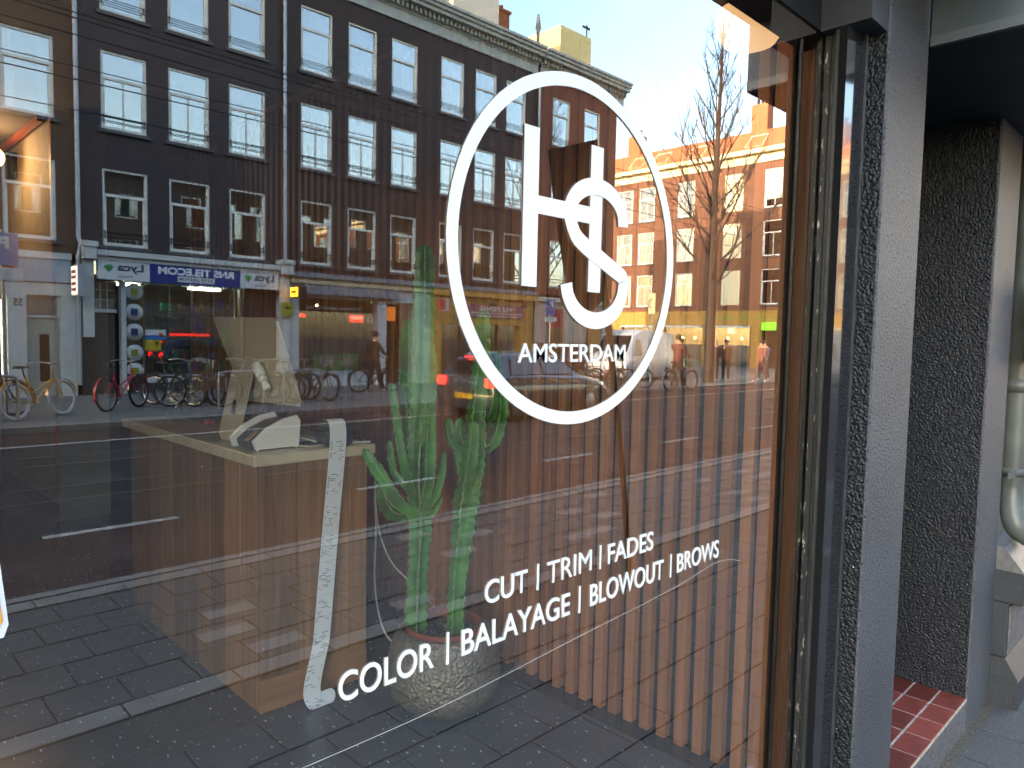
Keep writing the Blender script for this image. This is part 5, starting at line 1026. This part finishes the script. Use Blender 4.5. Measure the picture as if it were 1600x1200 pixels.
br.build('branches', M_bark, tr, local=True); kind(tw.build('twigs', M_bark, tr, local=True), 'stuff')
# car
def loft(secs, cap=True):
    n = len(secs[0]); mb = MB(); vs = [p for s in secs for p in s]; fs = []
    for i in range(len(secs)-1):
        for k in range(n): fs.append((i*n+k, i*n+(k+1) % n, (i+1)*n+(k+1) % n, (i+1)*n+k))
    if cap: fs += [tuple(reversed(range(n))), tuple(range((len(secs)-1)*n, len(secs)*n))]
    return mb.add(vs, fs, 0, True)
def vehicle(name, label, cat, x, v, rz, paint, st, W_, glassp, wheels, van=False):
    t = thing(name, label, cat, (x, -v, RZ), None, rz); secs = []
    for X, zb, zs, zr, wr in st:   # station: bottom, shoulder, roof height, roof half width
        hw = W_/2; secs.append([(X, -hw*.94, zb), (X, -hw, zb+.18), (X, -hw, zs-.08), (X, -hw*.95, zs), (X, -wr, zr-.05), (X, -wr*.8, zr), (X, wr*.8, zr), (X, wr, zr-.05), (X, hw*.95, zs), (X, hw, zs-.08), (X, hw, zb+.18), (X, hw*.94, zb)])
    b = loft(secs).build('body', paint, t, local=True)
    md = b.modifiers.new('b', 'BEVEL'); md.width = .02; md.segments = 2; md.limit_method = 'ANGLE'
    for k, pl in enumerate(glassp): MB().add(pl, [tuple(range(len(pl)))]).build('window', mat('car_glass', (.01, .012, .014), .05, spec=.8), t, local=True)
    for wx in wheels:
        for sy in (-1, 1):
            w = MB().lathe([(.0, -.09), (.30, -.10), (.32, -.06), (.32, .06), (.30, .10), (0, .09)], (wx, sy*(W_/2-.09), .32), 28, axis='y').build('wheel', M_rubber, t, local=True)
            MB().lathe([(0, .105*sy), (.18, .112*sy), (.20, .10*sy)], (wx, sy*(W_/2-.09), .32), 20, axis='y').build('rim', M_steel, w, local=True)
            MB().lathe([(.33, (.005+.02*0)*sy), (.375, .008*sy), (.375, -.02*sy)], (wx, sy*(W_/2+.001), .32), 24, axis='y').build('wheel_arch', M_black, t, local=True)
    return t
M_carp = mat('car_paint_grey', (.045, .055, .075), .25, .4, coat=1)
cst = [(-2.0, .30, .60, .66, .70), (-1.96, .25, .90, .98, .66), (-1.75, .22, .95, 1.30, .60), (-1.4, .20, .97, 1.44, .58), (-.5, .20, .96, 1.48, .58), (.3, .20, .93, 1.40, .58), (.95, .20, .92, 1.02, .66), (1.6, .22, .84, .88, .66), (1.95, .28, .66, .70, .62)]
def sw(x0, x1, zb0, zb1, zt0, zt1, sgn): return [(x0, sgn*.842, zb0), (x1, sgn*.842, zb1), (x1-.05, sgn*.665, zt1), (x0+.1, sgn*.645, zt0)]
cg = [[(x, y*sg_, z) for x, y, z in ((-1.45, .838, 1.0), (-.45, .838, 1.0), (-.47, .632, 1.40), (-1.3, .65, 1.36))] for sg_ in (-1, 1)]+[[(x, y*sg_, z) for x, y, z in ((-.40, .838, 1.0), (.78, .835, .97), (.32, .64, 1.33), (-.38, .63, 1.40))] for sg_ in (-1, 1)]
cg += [[(-1.975, -.6, 1.0), (-1.975, .6, 1.0), (-1.785, .52, 1.28), (-1.785, -.52, 1.28)], [(.99, -.62, 1.04), (.99, .62, 1.04), (.38, .5, 1.40), (.38, -.5, 1.40)]]
car = vehicle('grey_car', 'dark grey hatchback with lit red tail lamps driving away along the road', 'car', 12.0, 10.7, radians(-3), M_carp, cst, 1.74, cg, (-1.25, 1.25))
for sy in (-1, 1): MB().bbox(-2.03, -1.93, sy*.72-.13, sy*.72+.13, .74, .93, b=.03).build('tail_lamp', sg('ff1a14', 4), car, local=True)
MB().bbox(-1.80, -1.74, -.22, .22, 1.335, 1.36, b=.01).build('brake_lamp', sg('ff1a14', 4), car, local=True); MB().box(-2.025, -2.0, -.26, .26, .48, .60).build('number_plate', mat('plate_yellow', 'c89a20', .5), car, local=True)
for sy in (-1, 1): MB().bbox(1.85, 1.97, sy*.62-.14, sy*.62+.14, .60, .74, b=.03).build('headlamp', sg('ffe8c8', 1.5), car, local=True)
M_vanp = mat('van_white', 'b9bcc0', .35, coat=.5)
vst = [(-2.5, .3, 1.0, 1.9, .72), (-2.45, .25, 1.1, 2.1, .80), (-1, .22, 1.1, 2.2, .80), (.9, .22, 1.1, 2.2, .80), (1.4, .22, 1.1, 2.0, .74), (2.0, .24, 1.05, 1.25, .74), (2.5, .3, .8, .9, .7)]
vg = [[(1.0, .935*s2, 1.15), (1.75, .93*s2, 1.15), (1.35, .80*s2, 1.8), (1.0, .81*s2, 1.8)] for s2 in (-1, 1)]+[[(1.98, -.7, 1.3), (1.98, .7, 1.3), (1.46, .64, 1.95), (1.46, -.64, 1.95)]]
van = vehicle('white_van', 'white delivery van parked beside the red-brown corner house', 'van', 25.6, 17.6, radians(170), M_vanp, vst, 1.9, vg, (-1.6, 1.6))
# people
def person(label, x, v, rz, coat, legs_c, pose='walk', hgt=1.75, hair='2a1d14', z=PZ):
    t = thing('person', label, 'person', (x, -v, z), None, rz); s = hgt/1.75; k = {'walk': .28, 'stand': .03, 'ride': .18}[pose]; A = Vector
    V = [A((0, 0, .95)), A((0, 0, 1.18)), A((0.01, 0, 1.42)), A((.02, 0, 1.52)), A((.03, 0, 1.60)), A((.035, 0, 1.70)),
         A((.02, .10, .90)), A((k*.55, .10, .50)), A((k, .10, .08)), A((k+.16, .10, .03)), A((0, -.10, .90)), A((-k*.3, -.10, .50)), A((-k, -.10, .09)), A((-k+.14, -.10, .03)),
         A((0, .19, 1.40)), A((-k*.5, .25, 1.13)), A((-k*.5+.12, .25, .90)), A((0, -.19, 1.40)), A((k*.5, -.25, 1.13)), A((k*.5+.16, -.25, .93))]
    if pose == 'ride': V[16] = A((.35, .25, 1.05)); V[19] = A((.35, -.25, 1.05)); V[15] = A((.15, .26, 1.15)); V[18] = A((.15, -.26, 1.15))
    E_ = [(0, 1), (1, 2), (2, 3), (3, 4), (4, 5), (0, 6), (6, 7), (7, 8), (8, 9), (0, 10), (10, 11), (11, 12), (12, 13), (2, 14), (14, 15), (15, 16), (2, 17), (17, 18), (18, 19)]
    R_ = [.15, .15, .155, .055, .095, .085, .10, .075, .05, .04, .10, .075, .05, .04, .075, .055, .035, .075, .055, .035]
    me = bpy.data.meshes.new('body'); me.from_pydata([tuple(p*s) for p in V], E_, []); o = bpy.data.objects.new('body_src', me); COL.objects.link(o)
    m = o.modifiers.new('s', 'SKIN'); 
    for i, sv in enumerate(me.skin_vertices[0].data): sv.radius = (R_[i]*s*(.75 if i < 3 else 1), R_[i]*s); sv.use_root = i == 0
    o.modifiers.new('u', 'SUBSURF').levels = 1; o.modifiers['u'].render_levels = 1
    bpy.context.view_layer.update(); dg = bpy.context.evaluated_depsgraph_get(); nm = bpy.data.meshes.new_from_object(o.evaluated_get(dg)); bpy.data.objects.remove(o); nm.name = 'body'
    ms = [mat('cloth_'+coat, coat, .8, noise=.2, nscale=10), mat('cloth_'+legs_c, legs_c, .8, noise=.2, nscale=10), mat('skin', 'b5856a', .6), mat('shoe_white', 'b8b8b4', .6)]
    nm.materials.clear(); [nm.materials.append(q) for q in ms]
    for p in nm.polygons:
        c = p.center/s; p.material_index = 2 if (c.z > 1.47 or (abs(c.y) > .2 and c.z < .97)) else 3 if c.z < .08 else 1 if c.z < .90 else 0; p.use_smooth = True
    link('body', nm, t)
    MB().lathe([(0, 1.80*s), (.07*s, 1.785*s), (.105*s, 1.72*s), (.10*s, 1.66*s), (.085*s, 1.62*s)], (.015*s, 0, 0), 14).build('hair', mat('hair_'+hair, hair, .7), t, local=True)
    return t
person('person in dark jacket standing astride the black bicycle before the massage salon', 12.15, 17.1, radians(4), '2a2322', '1f1c1e', 'ride')
person('person in reddish-brown clothes riding the bicycle with the crate', 21.1, 12.5, radians(8), '5c3028', '4a2a22', 'ride', z=PZ+.1)
person('person in dark coat walking past the tree trunk', 24.3, 14.4, radians(180), '4a2c24', '3c261f')
person('person in black with dark backpack and pale hair walking before the cafe', 27.9, 15.0, radians(170), '202024', '1c1c20', 'stand', hair='b09a78')
person('person in brown coat walking beside the one with the backpack', 28.5, 14.8, radians(170), '8a5a3a', '5a4030', 'stand')
person('person in brown striding towards the tree at the right', 29.3, 13.6, radians(190), '7a4a38', '5c382c')
person('person in dark blue walking last before the cafe', 30.8, 14.2, radians(180), '2c3450', '24283a')
person('person in dark coat with pale hood near the ochre shop post', 15.9, 16.9, radians(90), '241c1c', '1c1818', 'stand', hair='b8b8b8')
